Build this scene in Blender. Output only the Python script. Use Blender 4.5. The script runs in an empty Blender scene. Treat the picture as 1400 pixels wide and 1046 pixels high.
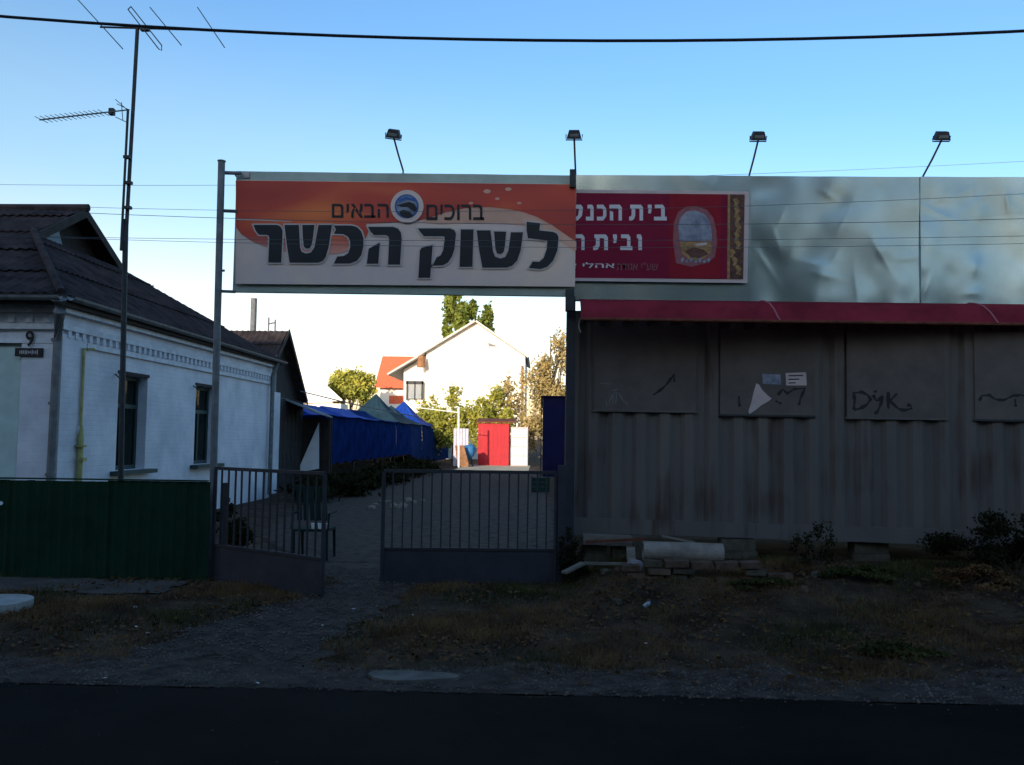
import bpy, bmesh, math, random
import numpy as np
from mathutils import Vector, Matrix
random.seed(7)
rng = np.random.default_rng(7)
SC = bpy.context.scene
COL = SC.collection
rad = math.radians

# ------------------------------------------------------------------ camera
EYE = Vector((0, 0, 1.6))
FPX, CX, CY = 1187.0, 700.0, 523.0
PITCH, YAW, ROLL = math.atan(75 / FPX), math.atan(40 / FPX), rad(0.7)
fwd = Vector((-math.sin(YAW) * math.cos(PITCH), math.cos(YAW) * math.cos(PITCH), math.sin(PITCH)))
rt = fwd.cross(Vector((0, 0, 1))).normalized()
up = rt.cross(fwd).normalized()
rt2 = rt * math.cos(ROLL) + up * math.sin(ROLL)
up2 = -rt * math.sin(ROLL) + up * math.cos(ROLL)
cam_data = bpy.data.cameras.new('camera')
cam_data.sensor_width = 36
cam_data.lens = FPX / 1400 * 36
cam_data.clip_start = 0.05
cam_data.clip_end = 2000
cam = bpy.data.objects.new('camera', cam_data)
COL.objects.link(cam)
cam.matrix_world = Matrix(((rt2.x, up2.x, -fwd.x, EYE.x), (rt2.y, up2.y, -fwd.y, EYE.y), (rt2.z, up2.z, -fwd.z, EYE.z), (0, 0, 0, 1)))
SC.camera = cam

# ------------------------------------------------------------------ sky and sun
SUN = Vector((-0.27, -0.963, 0.249)).normalized()
world = bpy.data.worlds.new('World')
SC.world = world
world.use_nodes = True
wt = world.node_tree
bg = wt.nodes['Background']
sky = wt.nodes.new('ShaderNodeTexSky')
sky.sky_type = 'NISHITA'
sky.sun_disc = False
sky.sun_elevation = math.asin(SUN.z)
sky.sun_rotation = math.atan2(SUN.x, SUN.y)
sky.air_density = 1.0
sky.dust_density = 1.6
sky.ozone_density = 3.0
tint = wt.nodes.new('ShaderNodeMix')
tint.data_type = 'RGBA'
tint.blend_type = 'MULTIPLY'
tint.inputs[0].default_value = 1.0
# whitish warm air near the horizon, reaching a little higher towards the left (west) side
wtc = wt.nodes.new('ShaderNodeTexCoord')
wsp = wt.nodes.new('ShaderNodeSeparateXYZ')
wt.links.new(wtc.outputs['Generated'], wsp.inputs[0])
wma = wt.nodes.new('ShaderNodeMath')
wma.operation = 'MULTIPLY_ADD'
wma.inputs[1].default_value = 0.16
wt.links.new(wsp.outputs[0], wma.inputs[0])
wt.links.new(wsp.outputs[2], wma.inputs[2])
wra = wt.nodes.new('ShaderNodeValToRGB')
wra.color_ramp.interpolation = 'EASE'
wra.color_ramp.elements[0].position = 0.05
wra.color_ramp.elements[0].color = (2.1, 1.42, 1.10, 1)
wra.color_ramp.elements[1].position = 0.42
wra.color_ramp.elements[1].color = (0.93, 1.15, 1.22, 1)
wel = wra.color_ramp.elements.new(0.22)
wel.color = (1.38, 1.30, 1.12, 1)
wt.links.new(wma.outputs[0], wra.inputs[0])
wt.links.new(wra.outputs[0], tint.inputs[7])
wt.links.new(sky.outputs[0], tint.inputs[6])
wt.links.new(tint.outputs[2], bg.inputs[0])
bg.inputs[1].default_value = 0.15
sd = bpy.data.lights.new('sun', 'SUN')
sd.energy = 3.4
sd.angle = rad(0.5)
sd.color = (1.0, 0.88, 0.70)
sun = bpy.data.objects.new('sun', sd)
COL.objects.link(sun)
sun.rotation_euler = SUN.to_track_quat('Z', 'Y').to_euler()
SC.view_settings.view_transform = 'Standard'
SC.view_settings.look = 'None'
SC.view_settings.exposure = 0.72
SC.view_settings.gamma = 1
SC.view_settings.use_curve_mapping = False


# ------------------------------------------------------------------ photo geometry helpers
def ray(px, py):
    return (fwd + rt2 * ((px - CX) / FPX) + up2 * ((CY - py) / FPX))


def hit(px, py, p0, n):
    d = ray(px, py)
    return EYE + d * ((Vector(p0) - EYE).dot(n) / d.dot(n))


def aty(px, py, Y):
    return hit(px, py, (0, Y, 0), Vector((0, 1, 0)))


def atx(px, py, X):
    return hit(px, py, (X, 0, 0), Vector((1, 0, 0)))


def atz(px, py, z=0.0):
    return hit(px, py, (0, 0, z), Vector((0, 0, 1)))


# ------------------------------------------------------------------ materials
def mat(name, col, rough=0.8, metal=0.0, var=0.15, scale=4.0, bump=0.0, bscale=30.0, col2=None, trans=0.0, spec=0.3, detail=6, lo=0.35, hi=0.65, stretch=None):
    m = bpy.data.materials.new(name)
    m.use_nodes = True
    nt = m.node_tree
    b = nt.nodes['Principled BSDF']
    b.inputs['Roughness'].default_value = rough
    b.inputs['Metallic'].default_value = metal
    b.inputs['Specular IOR Level'].default_value = spec
    tc = nt.nodes.new('ShaderNodeTexCoord')
    src = tc.outputs['Object']
    if stretch:
        mp = nt.nodes.new('ShaderNodeMapping')
        mp.inputs['Scale'].default_value = stretch
        nt.links.new(src, mp.inputs[0])
        src = mp.outputs[0]
    no = nt.nodes.new('ShaderNodeTexNoise')
    no.inputs['Scale'].default_value = scale
    no.inputs['Detail'].default_value = detail
    no.inputs['Roughness'].default_value = 0.65
    nt.links.new(src, no.inputs['Vector'])
    cr = nt.nodes.new('ShaderNodeValToRGB')
    c1 = [max(0, c * (1 - var)) for c in col]
    c2 = list(col2) if col2 else [min(1, c * (1 + var)) for c in col]
    cr.color_ramp.elements[0].position = lo
    cr.color_ramp.elements[1].position = hi
    cr.color_ramp.elements[0].color = (*c1, 1)
    cr.color_ramp.elements[1].color = (*c2, 1)
    nt.links.new(no.outputs['Fac'], cr.inputs[0])
    nt.links.new(cr.outputs[0], b.inputs['Base Color'])
    if bump:
        n2 = nt.nodes.new('ShaderNodeTexNoise')
        n2.inputs['Scale'].default_value = bscale
        n2.inputs['Detail'].default_value = 5
        nt.links.new(src, n2.inputs['Vector'])
        bp = nt.nodes.new('ShaderNodeBump')
        bp.inputs['Strength'].default_value = bump
        bp.inputs['Distance'].default_value = 0.02
        nt.links.new(n2.outputs['Fac'], bp.inputs['Height'])
        nt.links.new(bp.outputs[0], b.inputs['Normal'])
    if trans:
        tr = nt.nodes.new('ShaderNodeBsdfTranslucent')
        nt.links.new(cr.outputs[0], tr.inputs[0])
        mx = nt.nodes.new('ShaderNodeMixShader')
        mx.inputs[0].default_value = trans
        nt.links.new(b.outputs[0], mx.inputs[1])
        nt.links.new(tr.outputs[0], mx.inputs[2])
        nt.links.new(mx.outputs[0], nt.nodes['Material Output'].inputs[0])
    return m


def brick_wall_mat():
    """painted-over brick: relief only, with patchy limewash"""
    m = mat('whitewashed_brick', (0.58, 0.59, 0.65), 0.9, var=0.12, scale=1.3, col2=(0.72, 0.71, 0.76), detail=10)
    nt = m.node_tree
    b = nt.nodes['Principled BSDF']
    geo = nt.nodes.new('ShaderNodeNewGeometry')
    sep = nt.nodes.new('ShaderNodeSeparateXYZ')
    nt.links.new(geo.outputs['Position'], sep.inputs[0])
    add = nt.nodes.new('ShaderNodeMath')
    add.operation = 'ADD'
    nt.links.new(sep.outputs[0], add.inputs[0])
    nt.links.new(sep.outputs[1], add.inputs[1])
    cb = nt.nodes.new('ShaderNodeCombineXYZ')
    nt.links.new(add.outputs[0], cb.inputs[0])
    nt.links.new(sep.outputs[2], cb.inputs[1])
    br = nt.nodes.new('ShaderNodeTexBrick')
    br.inputs['Scale'].default_value = 1
    br.inputs['Brick Width'].default_value = 0.26
    br.inputs['Row Height'].default_value = 0.077
    br.inputs['Mortar Size'].default_value = 0.006
    br.inputs['Mortar Smooth'].default_value = 0.6
    nt.links.new(cb.outputs[0], br.inputs['Vector'])
    no = nt.nodes.new('ShaderNodeTexNoise')
    no.inputs['Scale'].default_value = 14
    no.inputs['Detail'].default_value = 6
    nt.links.new(geo.outputs['Position'], no.inputs['Vector'])
    inv = nt.nodes.new('ShaderNodeMath')
    inv.operation = 'MULTIPLY_ADD'
    inv.inputs[1].default_value = -0.7
    nt.links.new(br.outputs['Fac'], inv.inputs[0])
    nt.links.new(no.outputs['Fac'], inv.inputs[2])
    bp = nt.nodes.new('ShaderNodeBump')
    bp.inputs['Strength'].default_value = 0.5
    bp.inputs['Distance'].default_value = 0.012
    nt.links.new(inv.outputs[0], bp.inputs['Height'])
    nt.links.new(bp.outputs[0], b.inputs['Normal'])
    return m


def banner_mat():
    """printed colour field of the banner: deep red to orange streaks"""
    m = bpy.data.materials.new('banner_orange_print')
    m.use_nodes = True
    nt = m.node_tree
    b = nt.nodes['Principled BSDF']
    b.inputs['Roughness'].default_value = 0.6
    tc = nt.nodes.new('ShaderNodeTexCoord')
    mp = nt.nodes.new('ShaderNodeMapping')
    mp.inputs['Rotation'].default_value = (0, rad(20), 0)
    mp.inputs['Scale'].default_value = (0.9, 1, 2.6)
    geo = nt.nodes.new('ShaderNodeNewGeometry')
    nt.links.new(geo.outputs['Position'], mp.inputs[0])
    no = nt.nodes.new('ShaderNodeTexNoise')
    no.inputs['Scale'].default_value = 0.8
    no.inputs['Detail'].default_value = 1
    nt.links.new(mp.outputs[0], no.inputs[0])
    # a warm burst printed left of the middle
    vm = nt.nodes.new('ShaderNodeVectorMath')
    vm.operation = 'DISTANCE'
    p = aty(468, 272, 9.9)
    vm.inputs[1].default_value = p
    sc_ = nt.nodes.new('ShaderNodeVectorMath')
    sc_.operation = 'MULTIPLY'
    nt.links.new(geo.outputs['Position'], vm.inputs[0])
    mr = nt.nodes.new('ShaderNodeMapRange')
    mr.inputs[1].default_value = 0.1
    mr.inputs[2].default_value = 1.5
    mr.inputs[3].default_value = 0.30
    mr.inputs[4].default_value = -0.05
    nt.links.new(vm.outputs['Value'], mr.inputs[0])
    ad = nt.nodes.new('ShaderNodeMath')
    ad.operation = 'ADD'
    nt.links.new(no.outputs['Fac'], ad.inputs[0])
    nt.links.new(mr.outputs[0], ad.inputs[1])
    cr = nt.nodes.new('ShaderNodeValToRGB')
    e = cr.color_ramp.elements
    e[0].position = 0.40
    e[0].color = (0.36, 0.024, 0.014, 1)
    e[1].position = 0.92
    e[1].color = (0.82, 0.20, 0.035, 1)
    e2 = cr.color_ramp.elements.new(0.64)
    e2.color = (0.50, 0.042, 0.018, 1)
    nt.links.new(ad.outputs[0], cr.inputs[0])
    sp = nt.nodes.new('ShaderNodeSeparateXYZ')
    nt.links.new(geo.outputs['Position'], sp.inputs[0])
    fr = nt.nodes.new('ShaderNodeMapRange')
    fr.interpolation_type = 'SMOOTHSTEP'
    fr.inputs[1].default_value = aty(468, 356, 9.9).z
    fr.inputs[2].default_value = aty(468, 318, 9.9).z
    fr.inputs[3].default_value = 0.75
    fr.inputs[4].default_value = 0.0
    nt.links.new(sp.outputs[2], fr.inputs[0])
    mx = nt.nodes.new('ShaderNodeMix')
    mx.data_type = 'RGBA'
    nt.links.new(fr.outputs[0], mx.inputs[0])
    nt.links.new(cr.outputs[0], mx.inputs[6])
    mx.inputs[7].default_value = (0.66, 0.36, 0.30, 1)
    nt.links.new(mx.outputs[2], b.inputs['Base Color'])
    return m


def container_mat():
    """grey paint, dust, and rust streaks running down"""
    m = mat('container_paint', (0.105, 0.093, 0.090), 0.7, var=0.12, scale=1.5, bump=0.08, bscale=14, spec=0.2, col2=(0.125, 0.108, 0.100), stretch=(1, 1, 0.3))
    nt = m.node_tree
    b = nt.nodes['Principled BSDF']
    base = b.inputs['Base Color'].links[0].from_socket
    tc = nt.nodes.new('ShaderNodeTexCoord')
    mp = nt.nodes.new('ShaderNodeMapping')
    mp.inputs['Scale'].default_value = (9, 9, 0.7)
    nt.links.new(tc.outputs['Object'], mp.inputs[0])
    n1 = nt.nodes.new('ShaderNodeTexNoise')
    n1.inputs['Scale'].default_value = 1.2
    n1.inputs['Detail'].default_value = 8
    nt.links.new(mp.outputs[0], n1.inputs['Vector'])
    n2 = nt.nodes.new('ShaderNodeTexNoise')
    n2.inputs['Scale'].default_value = 1.4
    nt.links.new(tc.outputs['Object'], n2.inputs['Vector'])
    ml = nt.nodes.new('ShaderNodeMath')
    ml.operation = 'MULTIPLY'
    nt.links.new(n1.outputs['Fac'], ml.inputs[0])
    nt.links.new(n2.outputs['Fac'], ml.inputs[1])
    mr = nt.nodes.new('ShaderNodeMapRange')
    mr.inputs[1].default_value = 0.27
    mr.inputs[2].default_value = 0.42
    mr.inputs[4].default_value = 0.75
    nt.links.new(ml.outputs[0], mr.inputs[0])
    mx = nt.nodes.new('ShaderNodeMix')
    mx.data_type = 'RGBA'
    nt.links.new(mr.outputs[0], mx.inputs[0])
    nt.links.new(base, mx.inputs[6])
    mx.inputs[7].default_value = (0.055, 0.030, 0.022, 1)
    nt.links.new(mx.outputs[2], b.inputs['Base Color'])
    return m


M = {}
M['soil'] = mat('soil', (0.040, 0.026, 0.017), 0.95, var=0.4, scale=2.6, bump=1.0, bscale=45, col2=(0.085, 0.056, 0.036), spec=0.1, detail=10)
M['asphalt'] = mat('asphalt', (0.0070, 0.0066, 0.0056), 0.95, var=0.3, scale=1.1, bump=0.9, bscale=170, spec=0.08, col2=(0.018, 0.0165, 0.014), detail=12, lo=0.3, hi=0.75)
M['gravel'] = mat('gravel', (0.058, 0.042, 0.035), 0.95, var=0.3, scale=6, bump=1.0, bscale=120, col2=(0.098, 0.074, 0.062), spec=0.1)
M['pavement'] = mat('pavement', (0.085, 0.072, 0.064), 0.9, var=0.25, scale=3, bump=0.4, bscale=60, spec=0.1)
M['concrete'] = mat('concrete', (0.13, 0.115, 0.10), 0.9, var=0.3, scale=5, bump=0.4, bscale=50, spec=0.1)
M['concrete_pale'] = mat('pale_concrete', (0.32, 0.31, 0.29), 0.9, var=0.2, scale=5, bump=0.4, bscale=50, spec=0.1)
M['brick_white'] = brick_wall_mat()
M['trim_white'] = mat('limewash_trim', (0.62, 0.63, 0.68), 0.9, var=0.15, scale=7, bump=0.3)
M['white_far'] = mat('white_render', (0.80, 0.78, 0.72), 0.9, var=0.04, scale=0.5)
M['slate'] = mat('asbestos_roof', (0.028, 0.022, 0.024), 0.95, var=0.3, scale=3.0, bump=0.3, col2=(0.055, 0.042, 0.043), spec=0.1)
M['dark_wood'] = mat('dark_wood', (0.028, 0.024, 0.024), 0.85, var=0.3, scale=5, bump=0.3)
M['grey_board'] = mat('grey_painted_board', (0.17, 0.21, 0.24), 0.8, var=0.2, scale=5)
M['galv'] = mat('galvanised_pipe', (0.15, 0.155, 0.165), 0.6, 0.3, var=0.25, scale=8)
M['dark_metal'] = mat('dark_metal', (0.035, 0.038, 0.042), 0.6, 0.3, var=0.25, scale=9)
M['yellow'] = mat('yellow_gas_pipe', (0.36, 0.34, 0.13), 0.6, var=0.2, scale=9)
M['glass'] = mat('window_glass', (0.015, 0.02, 0.018), 0.08, var=0.3, scale=2, spec=0.8)
M['curtain'] = mat('curtain', (0.12, 0.15, 0.13), 0.9, var=0.4, scale=3)
M['green_frame'] = mat('green_frame', (0.025, 0.05, 0.05), 0.6, var=0.2)
M['shutter'] = mat('pale_green_shutter', (0.42, 0.52, 0.50), 0.7, var=0.12, scale=3)
M['green_fence'] = mat('green_fence', (0.003, 0.028, 0.013), 0.7, var=0.3, scale=2.5, spec=0.15, detail=10)
M['gate'] = mat('gate_paint', (0.036, 0.034, 0.042), 0.7, 0.0, var=0.2, scale=4, spec=0.2)
M['bar'] = mat('gate_bar_paint', (0.034, 0.031, 0.036), 0.7, 0.0, var=0.2, scale=6, spec=0.2)
M['container'] = container_mat()
M['plate'] = mat('container_plate', (0.100, 0.086, 0.082), 0.75, var=0.15, scale=2.5, spec=0.15, col2=(0.122, 0.100, 0.092), detail=10)
M['tin'] = mat('galvanised_sheet', (0.24, 0.30, 0.325), 0.27, 0.88, var=0.12, scale=1.2, bump=0.03, bscale=6, spec=0.5)
M['backing'] = mat('sign_backing_sheet', (0.27, 0.32, 0.30), 0.5, 0.3, var=0.15, scale=2.5)
M['awning'] = mat('red_awning', (0.235, 0.026, 0.042), 0.9, var=0.25, scale=2, trans=0.3, spec=0.05)
M['awning_seam'] = mat('awning_seam', (0.34, 0.10, 0.13), 0.8, var=0.1)
M['banner_white'] = mat('banner_white', (0.62, 0.49, 0.49), 0.7, var=0.08, scale=1.0, col2=(0.70, 0.52, 0.42), spec=0.15)
M['banner_orange'] = banner_mat()
M['banner_beige'] = mat('banner_beige', (0.58, 0.33, 0.25), 0.7, var=0.15, scale=1.2, spec=0.15)
M['banner_halo'] = mat('banner_letter_outline', (0.50, 0.42, 0.40), 0.6, var=0.05)
M['ink'] = mat('black_print', (0.012, 0.012, 0.016), 0.6, var=0.2)
M['ink_blue'] = mat('blue_print', (0.03, 0.10, 0.30), 0.6, var=0.2, scale=20)
M['maroon'] = mat('maroon_print', (0.17, 0.006, 0.030), 0.7, var=0.12, scale=2, spec=0.15)
M['maroon2'] = mat('red_print', (0.21, 0.008, 0.020), 0.7, var=0.1, spec=0.15)
M['white_print'] = mat('white_print', (0.52, 0.48, 0.52), 0.6, var=0.05)
M['dim_print'] = mat('dim_pink_print', (0.22, 0.075, 0.09), 0.7, var=0.2, scale=12)
M['brown_print'] = mat('brown_print', (0.07, 0.02, 0.02), 0.6, var=0.4, scale=12, col2=(0.11, 0.045, 0.03))
M['gold_print'] = mat('gold_print', (0.26, 0.15, 0.06), 0.6, var=0.4, scale=18)
M['lilac_print'] = mat('lilac_print', (0.17, 0.20, 0.30), 0.6, var=0.35, scale=9, col2=(0.26, 0.27, 0.33))
M['border'] = mat('pale_border', (0.46, 0.37, 0.37), 0.6, var=0.1)
M['tarp'] = mat('blue_tarp', (0.008, 0.024, 0.105), 1.0, var=0.35, scale=1.5, spec=0.0)
M['tarp_light'] = mat('light_blue_tarp', (0.012, 0.05, 0.30), 0.7, var=0.25, scale=1.2, trans=0.1, spec=0.1)
M['tarp_teal'] = mat('teal_tarp', (0.018, 0.042, 0.06), 0.8, var=0.25, scale=1.2, trans=0.05, spec=0.1)
M['tarp_stripe'] = mat('faded_blue_sheet', (0.016, 0.036, 0.12), 1.0, var=0.25, scale=2, spec=0.0)
M['tarp_navy'] = mat('navy_tarp', (0.008, 0.009, 0.036), 1.0, var=0.2, scale=2, spec=0.0)
M['red'] = mat('red_paint', (0.40, 0.008, 0.018), 0.6, var=0.12, scale=3)
M['roof_red'] = mat('red_tile', (0.62, 0.13, 0.06), 0.8, var=0.12, scale=5)
M['brown'] = mat('brown_board', (0.25, 0.12, 0.06), 0.85, var=0.3, scale=5)
M['lavender'] = mat('lavender_board', (0.50, 0.46, 0.55), 0.8, var=0.1)
M['blue_plastic'] = mat('blue_plastic', (0.03, 0.13, 0.28), 0.5, var=0.2)
M['bark'] = mat('bark', (0.08, 0.06, 0.045), 0.95, var=0.3, scale=8, bump=0.5)
M['leaf_green'] = mat('leaf_green', (0.10, 0.16, 0.03), 0.7, var=0.45, scale=1.1, col2=(0.24, 0.30, 0.05), trans=0.3)
M['leaf_yellow'] = mat('leaf_yellow', (0.24, 0.31, 0.05), 0.7, var=0.45, scale=0.9, col2=(0.55, 0.50, 0.09), trans=0.3)
M['leaf_orange'] = mat('leaf_orange', (0.28, 0.22, 0.08), 0.7, var=0.5, scale=1.2, col2=(0.56, 0.42, 0.17), trans=0.25)
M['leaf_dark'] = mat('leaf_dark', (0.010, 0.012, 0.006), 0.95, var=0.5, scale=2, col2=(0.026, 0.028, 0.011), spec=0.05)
M['dry_grass'] = mat('dry_grass', (0.10, 0.053, 0.022), 0.95, var=0.5, scale=1.3, col2=(0.20, 0.112, 0.046), spec=0.1)
M['weed'] = mat('weed_green', (0.028, 0.034, 0.011), 0.95, var=0.5, scale=1.7, col2=(0.068, 0.070, 0.022), spec=0.1)
M['dead_leaf'] = mat('dead_leaf', (0.09, 0.042, 0.018), 0.95, var=0.5, scale=2.5, col2=(0.17, 0.09, 0.04), spec=0.1)
M['stone'] = mat('pebbles', (0.12, 0.095, 0.08), 0.95, var=0.4, scale=3, spec=0.1)
M['rubble'] = mat('pale_rubble', (0.16, 0.14, 0.12), 0.95, var=0.3, scale=6, bump=0.5, spec=0.1)
M['old_brick'] = mat('old_brick', (0.08, 0.04, 0.028), 0.95, var=0.35, scale=7, bump=0.5, bscale=60, col2=(0.12, 0.08, 0.055))
M['block'] = mat('cinder_block', (0.080, 0.068, 0.052), 0.95, var=0.35, scale=8, bump=0.6, bscale=60, spec=0.1)
M['plank'] = mat('weathered_plank', (0.17, 0.145, 0.12), 0.9, var=0.25, scale=5, bump=0.3, stretch=(1, 6, 6), spec=0.1)
M['pipe_white'] = mat('asbestos_pipe', (0.22, 0.19, 0.165), 0.9, var=0.3, scale=5, bump=0.3, spec=0.1)
M['rust'] = mat('rusty_steel', (0.12, 0.035, 0.02), 0.85, var=0.4, scale=9, bump=0.3)
M['bag'] = mat('plastic_bag', (0.22, 0.19, 0.19), 0.6, var=0.12, scale=9, spec=0.1)
M['paper'] = mat('paper', (0.70, 0.70, 0.72), 0.7, var=0.08)
M['bottle'] = mat('bottle_plastic', (0.35, 0.38, 0.42), 0.35, var=0.1, scale=20)
M['chair'] = mat('green_chair', (0.006, 0.022, 0.020), 0.8, var=0.2, spec=0.1)
M['rubber'] = mat('black_cable', (0.012, 0.013, 0.016), 0.7, var=0.1)
M['cable_grey'] = mat('grey_cable', (0.10, 0.11, 0.12), 0.7, var=0.1)
M['lamp_glass'] = mat('lamp_glass', (0.25, 0.28, 0.30), 0.15, var=0.1, spec=0.7)
M['far_wall'] = mat('beige_wall', (0.30, 0.30, 0.27), 0.9, var=0.12)


# ------------------------------------------------------------------ mesh builder
class MB:
    def __init__(s):
        s.v, s.f = [], []

    def add(s, vs, fs):
        o = len(s.v)
        s.v += [tuple(v) for v in vs]
        s.f += [tuple(i + o for i in f) for f in fs]
        return s

    def box(s, x0, x1, y0, y1, z0, z1):
        vs = [(x, y, z) for z in (z0, z1) for y in (y0, y1) for x in (x0, x1)]
        return s.add(vs, [(0, 2, 3, 1), (4, 5, 7, 6), (0, 1, 5, 4), (1, 3, 7, 5), (3, 2, 6, 7), (2, 0, 4, 6)])

    def obox(s, c, size, rot):
        """oriented box; rot = Matrix 3x3 or euler tuple"""
        R = rot if isinstance(rot, Matrix) else Matrix.Rotation(rot[2], 3, 'Z') @ Matrix.Rotation(rot[1], 3, 'Y') @ Matrix.Rotation(rot[0], 3, 'X')
        c = Vector(c)
        vs = [c + R @ Vector((x * size[0] / 2, y * size[1] / 2, z * size[2] / 2)) for z in (-1, 1) for y in (-1, 1) for x in (-1, 1)]
        return s.add(vs, [(0, 2, 3, 1), (4, 5, 7, 6), (0, 1, 5, 4), (1, 3, 7, 5), (3, 2, 6, 7), (2, 0, 4, 6)])

    def tube(s, pts, r, n=8, caps=True):
        pts = [Vector(p) for p in pts]
        rs = r if isinstance(r, (list, tuple)) else [r] * len(pts)
        o = len(s.v)
        for i, p in enumerate(pts):
            d = (pts[min(i + 1, len(pts) - 1)] - pts[max(i - 1, 0)]).normalized()
            a = d.cross(Vector((0, 0, 1)) if abs(d.z) < 0.9 else Vector((1, 0, 0))).normalized()
            b = d.cross(a)
            for k in range(n):
                t = 2 * math.pi * k / n
                s.v.append(tuple(p + (a * math.cos(t) + b * math.sin(t)) * rs[i]))
        for i in range(len(pts) - 1):
            for k in range(n):
                k2 = (k + 1) % n
                s.f.append((o + i * n + k, o + i * n + k2, o + (i + 1) * n + k2, o + (i + 1) * n + k))
        if caps:
            s.f.append(tuple(o + k for k in range(n))[::-1])
            s.f.append(tuple(o + (len(pts) - 1) * n + k for k in range(n)))
        return s

    def poly(s, pts, off):
        """extruded polygon: pts on a plane, off = thickness vector"""
        pts = [Vector(p) for p in pts]
        off = Vector(off)
        n = len(pts)
        fs = [tuple(range(n)), tuple(range(2 * n - 1, n - 1, -1))]
        fs += [(i, i + n, (i + 1) % n + n, (i + 1) % n) for i in range(n)]
        return s.add(pts + [p + off for p in pts], fs)

    def build(s, name, material, parent=None, smooth=False):
        me = bpy.data.meshes.new(name)
        me.from_pydata(s.v, [], s.f)
        bm = bmesh.new()
        bm.from_mesh(me)
        bmesh.ops.recalc_face_normals(bm, faces=bm.faces)
        bm.to_mesh(me)
        bm.free()
        me.materials.append(M[material] if isinstance(material, str) else material)
        if smooth:
            me.polygons.foreach_set('use_smooth', [True] * len(me.polygons))
        o = bpy.data.objects.new(name, me)
        COL.objects.link(o)
        if parent:
            o.parent = parent
            o.matrix_parent_inverse = Matrix()
        return o


def big(name, verts, faces, material, parent=None):
    """fast mesh from numpy arrays (uniform face size)"""
    me = bpy.data.meshes.new(name)
    verts = np.asarray(verts, dtype=np.float32)
    faces = np.asarray(faces, dtype=np.int32)
    k = faces.shape[1]
    me.vertices.add(len(verts))
    me.vertices.foreach_set('co', verts.ravel())
    me.loops.add(faces.size)
    me.loops.foreach_set('vertex_index', faces.ravel())
    me.polygons.add(len(faces))
    me.polygons.foreach_set('loop_start', np.arange(0, faces.size, k, dtype=np.int32))
    me.update(calc_edges=True)
    me.materials.append(M[material])
    o = bpy.data.objects.new(name, me)
    COL.objects.link(o)
    if parent:
        o.parent = parent
    return o


def tag(o, label, cat, group=None):
    o['label'] = label
    o['category'] = cat
    if group:
        o['group'] = group
    return o


def thing(name, label, cat, loc=(0, 0, 0), group=None):
    """Empty at the thing's base; children are built in world coordinates and shifted"""
    o = bpy.data.objects.new(name, None)
    COL.objects.link(o)
    o.location = loc
    o.empty_display_size = 0.2
    return tag(o, label, cat, group)


def settle(root):
    """children were built in world space: keep them there"""
    inv = Matrix.Translation(-root.location)
    for c in root.children:
        for_mesh = c.data
        if for_mesh.users == 1 and not c.get('keep'):
            for_mesh.transform(inv)
            for g in c.children:
                if g.data.users == 1:
                    g.data.transform(inv)
        elif not c.get('keep'):
            c.location = c.location - root.location


def struct(o):
    o['kind'] = 'structure'
    return o


def stuff(o, label=None, cat=None):
    o['kind'] = 'stuff'
    if label:
        tag(o, label, cat)
    return o


def nz(x, y, s=1.0, seed=0):
    """cheap smooth noise on arrays"""
    return (np.sin(x * 1.7 * s + seed) * np.cos(y * 2.3 * s - seed * 1.3) + np.sin(x * 3.9 * s - y * 2.9 * s + seed * 2.1) * 0.5 + np.sin(x * 7.3 * s + y * 6.1 * s + seed) * 0.25) / 1.75


def sstep(a, b, x):
    t = np.clip((x - a) / (b - a), 0, 1)
    return t * t * (3 - 2 * t)


# ------------------------------------------------------------------ ground
def gz(x, y):
    x = np.asarray(x, dtype=float)
    y = np.asarray(y, dtype=float)
    berm = 0.26 * sstep(7.2, 9.3, y) * sstep(0.15, 1.0, x) * (1 - sstep(14, 17, y))
    mound = 0.07 * sstep(5.9, 6.8, y) * (1 - sstep(7.6, 8.8, y)) * (1 - sstep(-4.2, -3.0, x)) * sstep(-14, -12, x)
    w = sstep(5.6, 6.2, y) * (1 - sstep(9, 12, y))
    bumps = (0.012 + 0.03 * sstep(0.2, 0.8, x)) * nz(x * 2, y * 2, 1.0, 3) * w
    far = 0.012 * nz(x, y, 0.8, 1) * sstep(11, 13, y) * (1 - sstep(60, 70, y))
    return berm + mound + bumps + far


def gzs(x, y):
    return float(gz(x, y))


xs = np.concatenate([[-400, -150, -80, -40, -25], np.arange(-16, 16.01, 0.16), [25, 40, 80, 150, 400]])
ys = np.concatenate([[-300, -120, -60, -30, -12, -6, 0, 3], np.arange(5, 12, 0.14), np.arange(12, 46, 0.25), np.arange(46, 70, 1.0), [75, 90, 120, 180, 300, 700]])
XX, YY = np.meshgrid(xs, ys, indexing='ij')
ZZ = gz(XX, YY)
ni, nj = XX.shape
idx = np.arange(ni * nj).reshape(ni, nj)
F = np.stack([idx[:-1, :-1], idx[1:, :-1], idx[1:, 1:], idx[:-1, 1:]], -1).reshape(-1, 4)
g = struct(big('ground', np.stack([XX, YY, ZZ], -1).reshape(-1, 3), F, 'soil'))
g.data.polygons.foreach_set('use_smooth', [True] * len(g.data.polygons))

# road with a ragged near edge
ex = np.concatenate([[-300, -100, -40, -20], np.arange(-12, 12.01, 0.03), [20, 40, 100, 300]])
e0 = 5.52 + 0.045 * nz(ex, ex * 0, 1.5, 5) + 0.03 * nz(ex, ex * 0, 7, 2) + 0.02 * nz(ex, ex * 0, 23, 8)
mb = MB()
vs = []
for x, y in zip(ex, e0):
    vs += [(x, -3.5, 0.022), (x, y - 0.06, 0.022), (x, y, -0.01)]
fs = []
for i in range(len(ex) - 1):
    a = i * 3
    fs += [(a, a + 3, a + 4, a + 1), (a + 1, a + 4, a + 5, a + 2)]
struct(mb.add(vs, fs).build('road', 'asphalt'))


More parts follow.
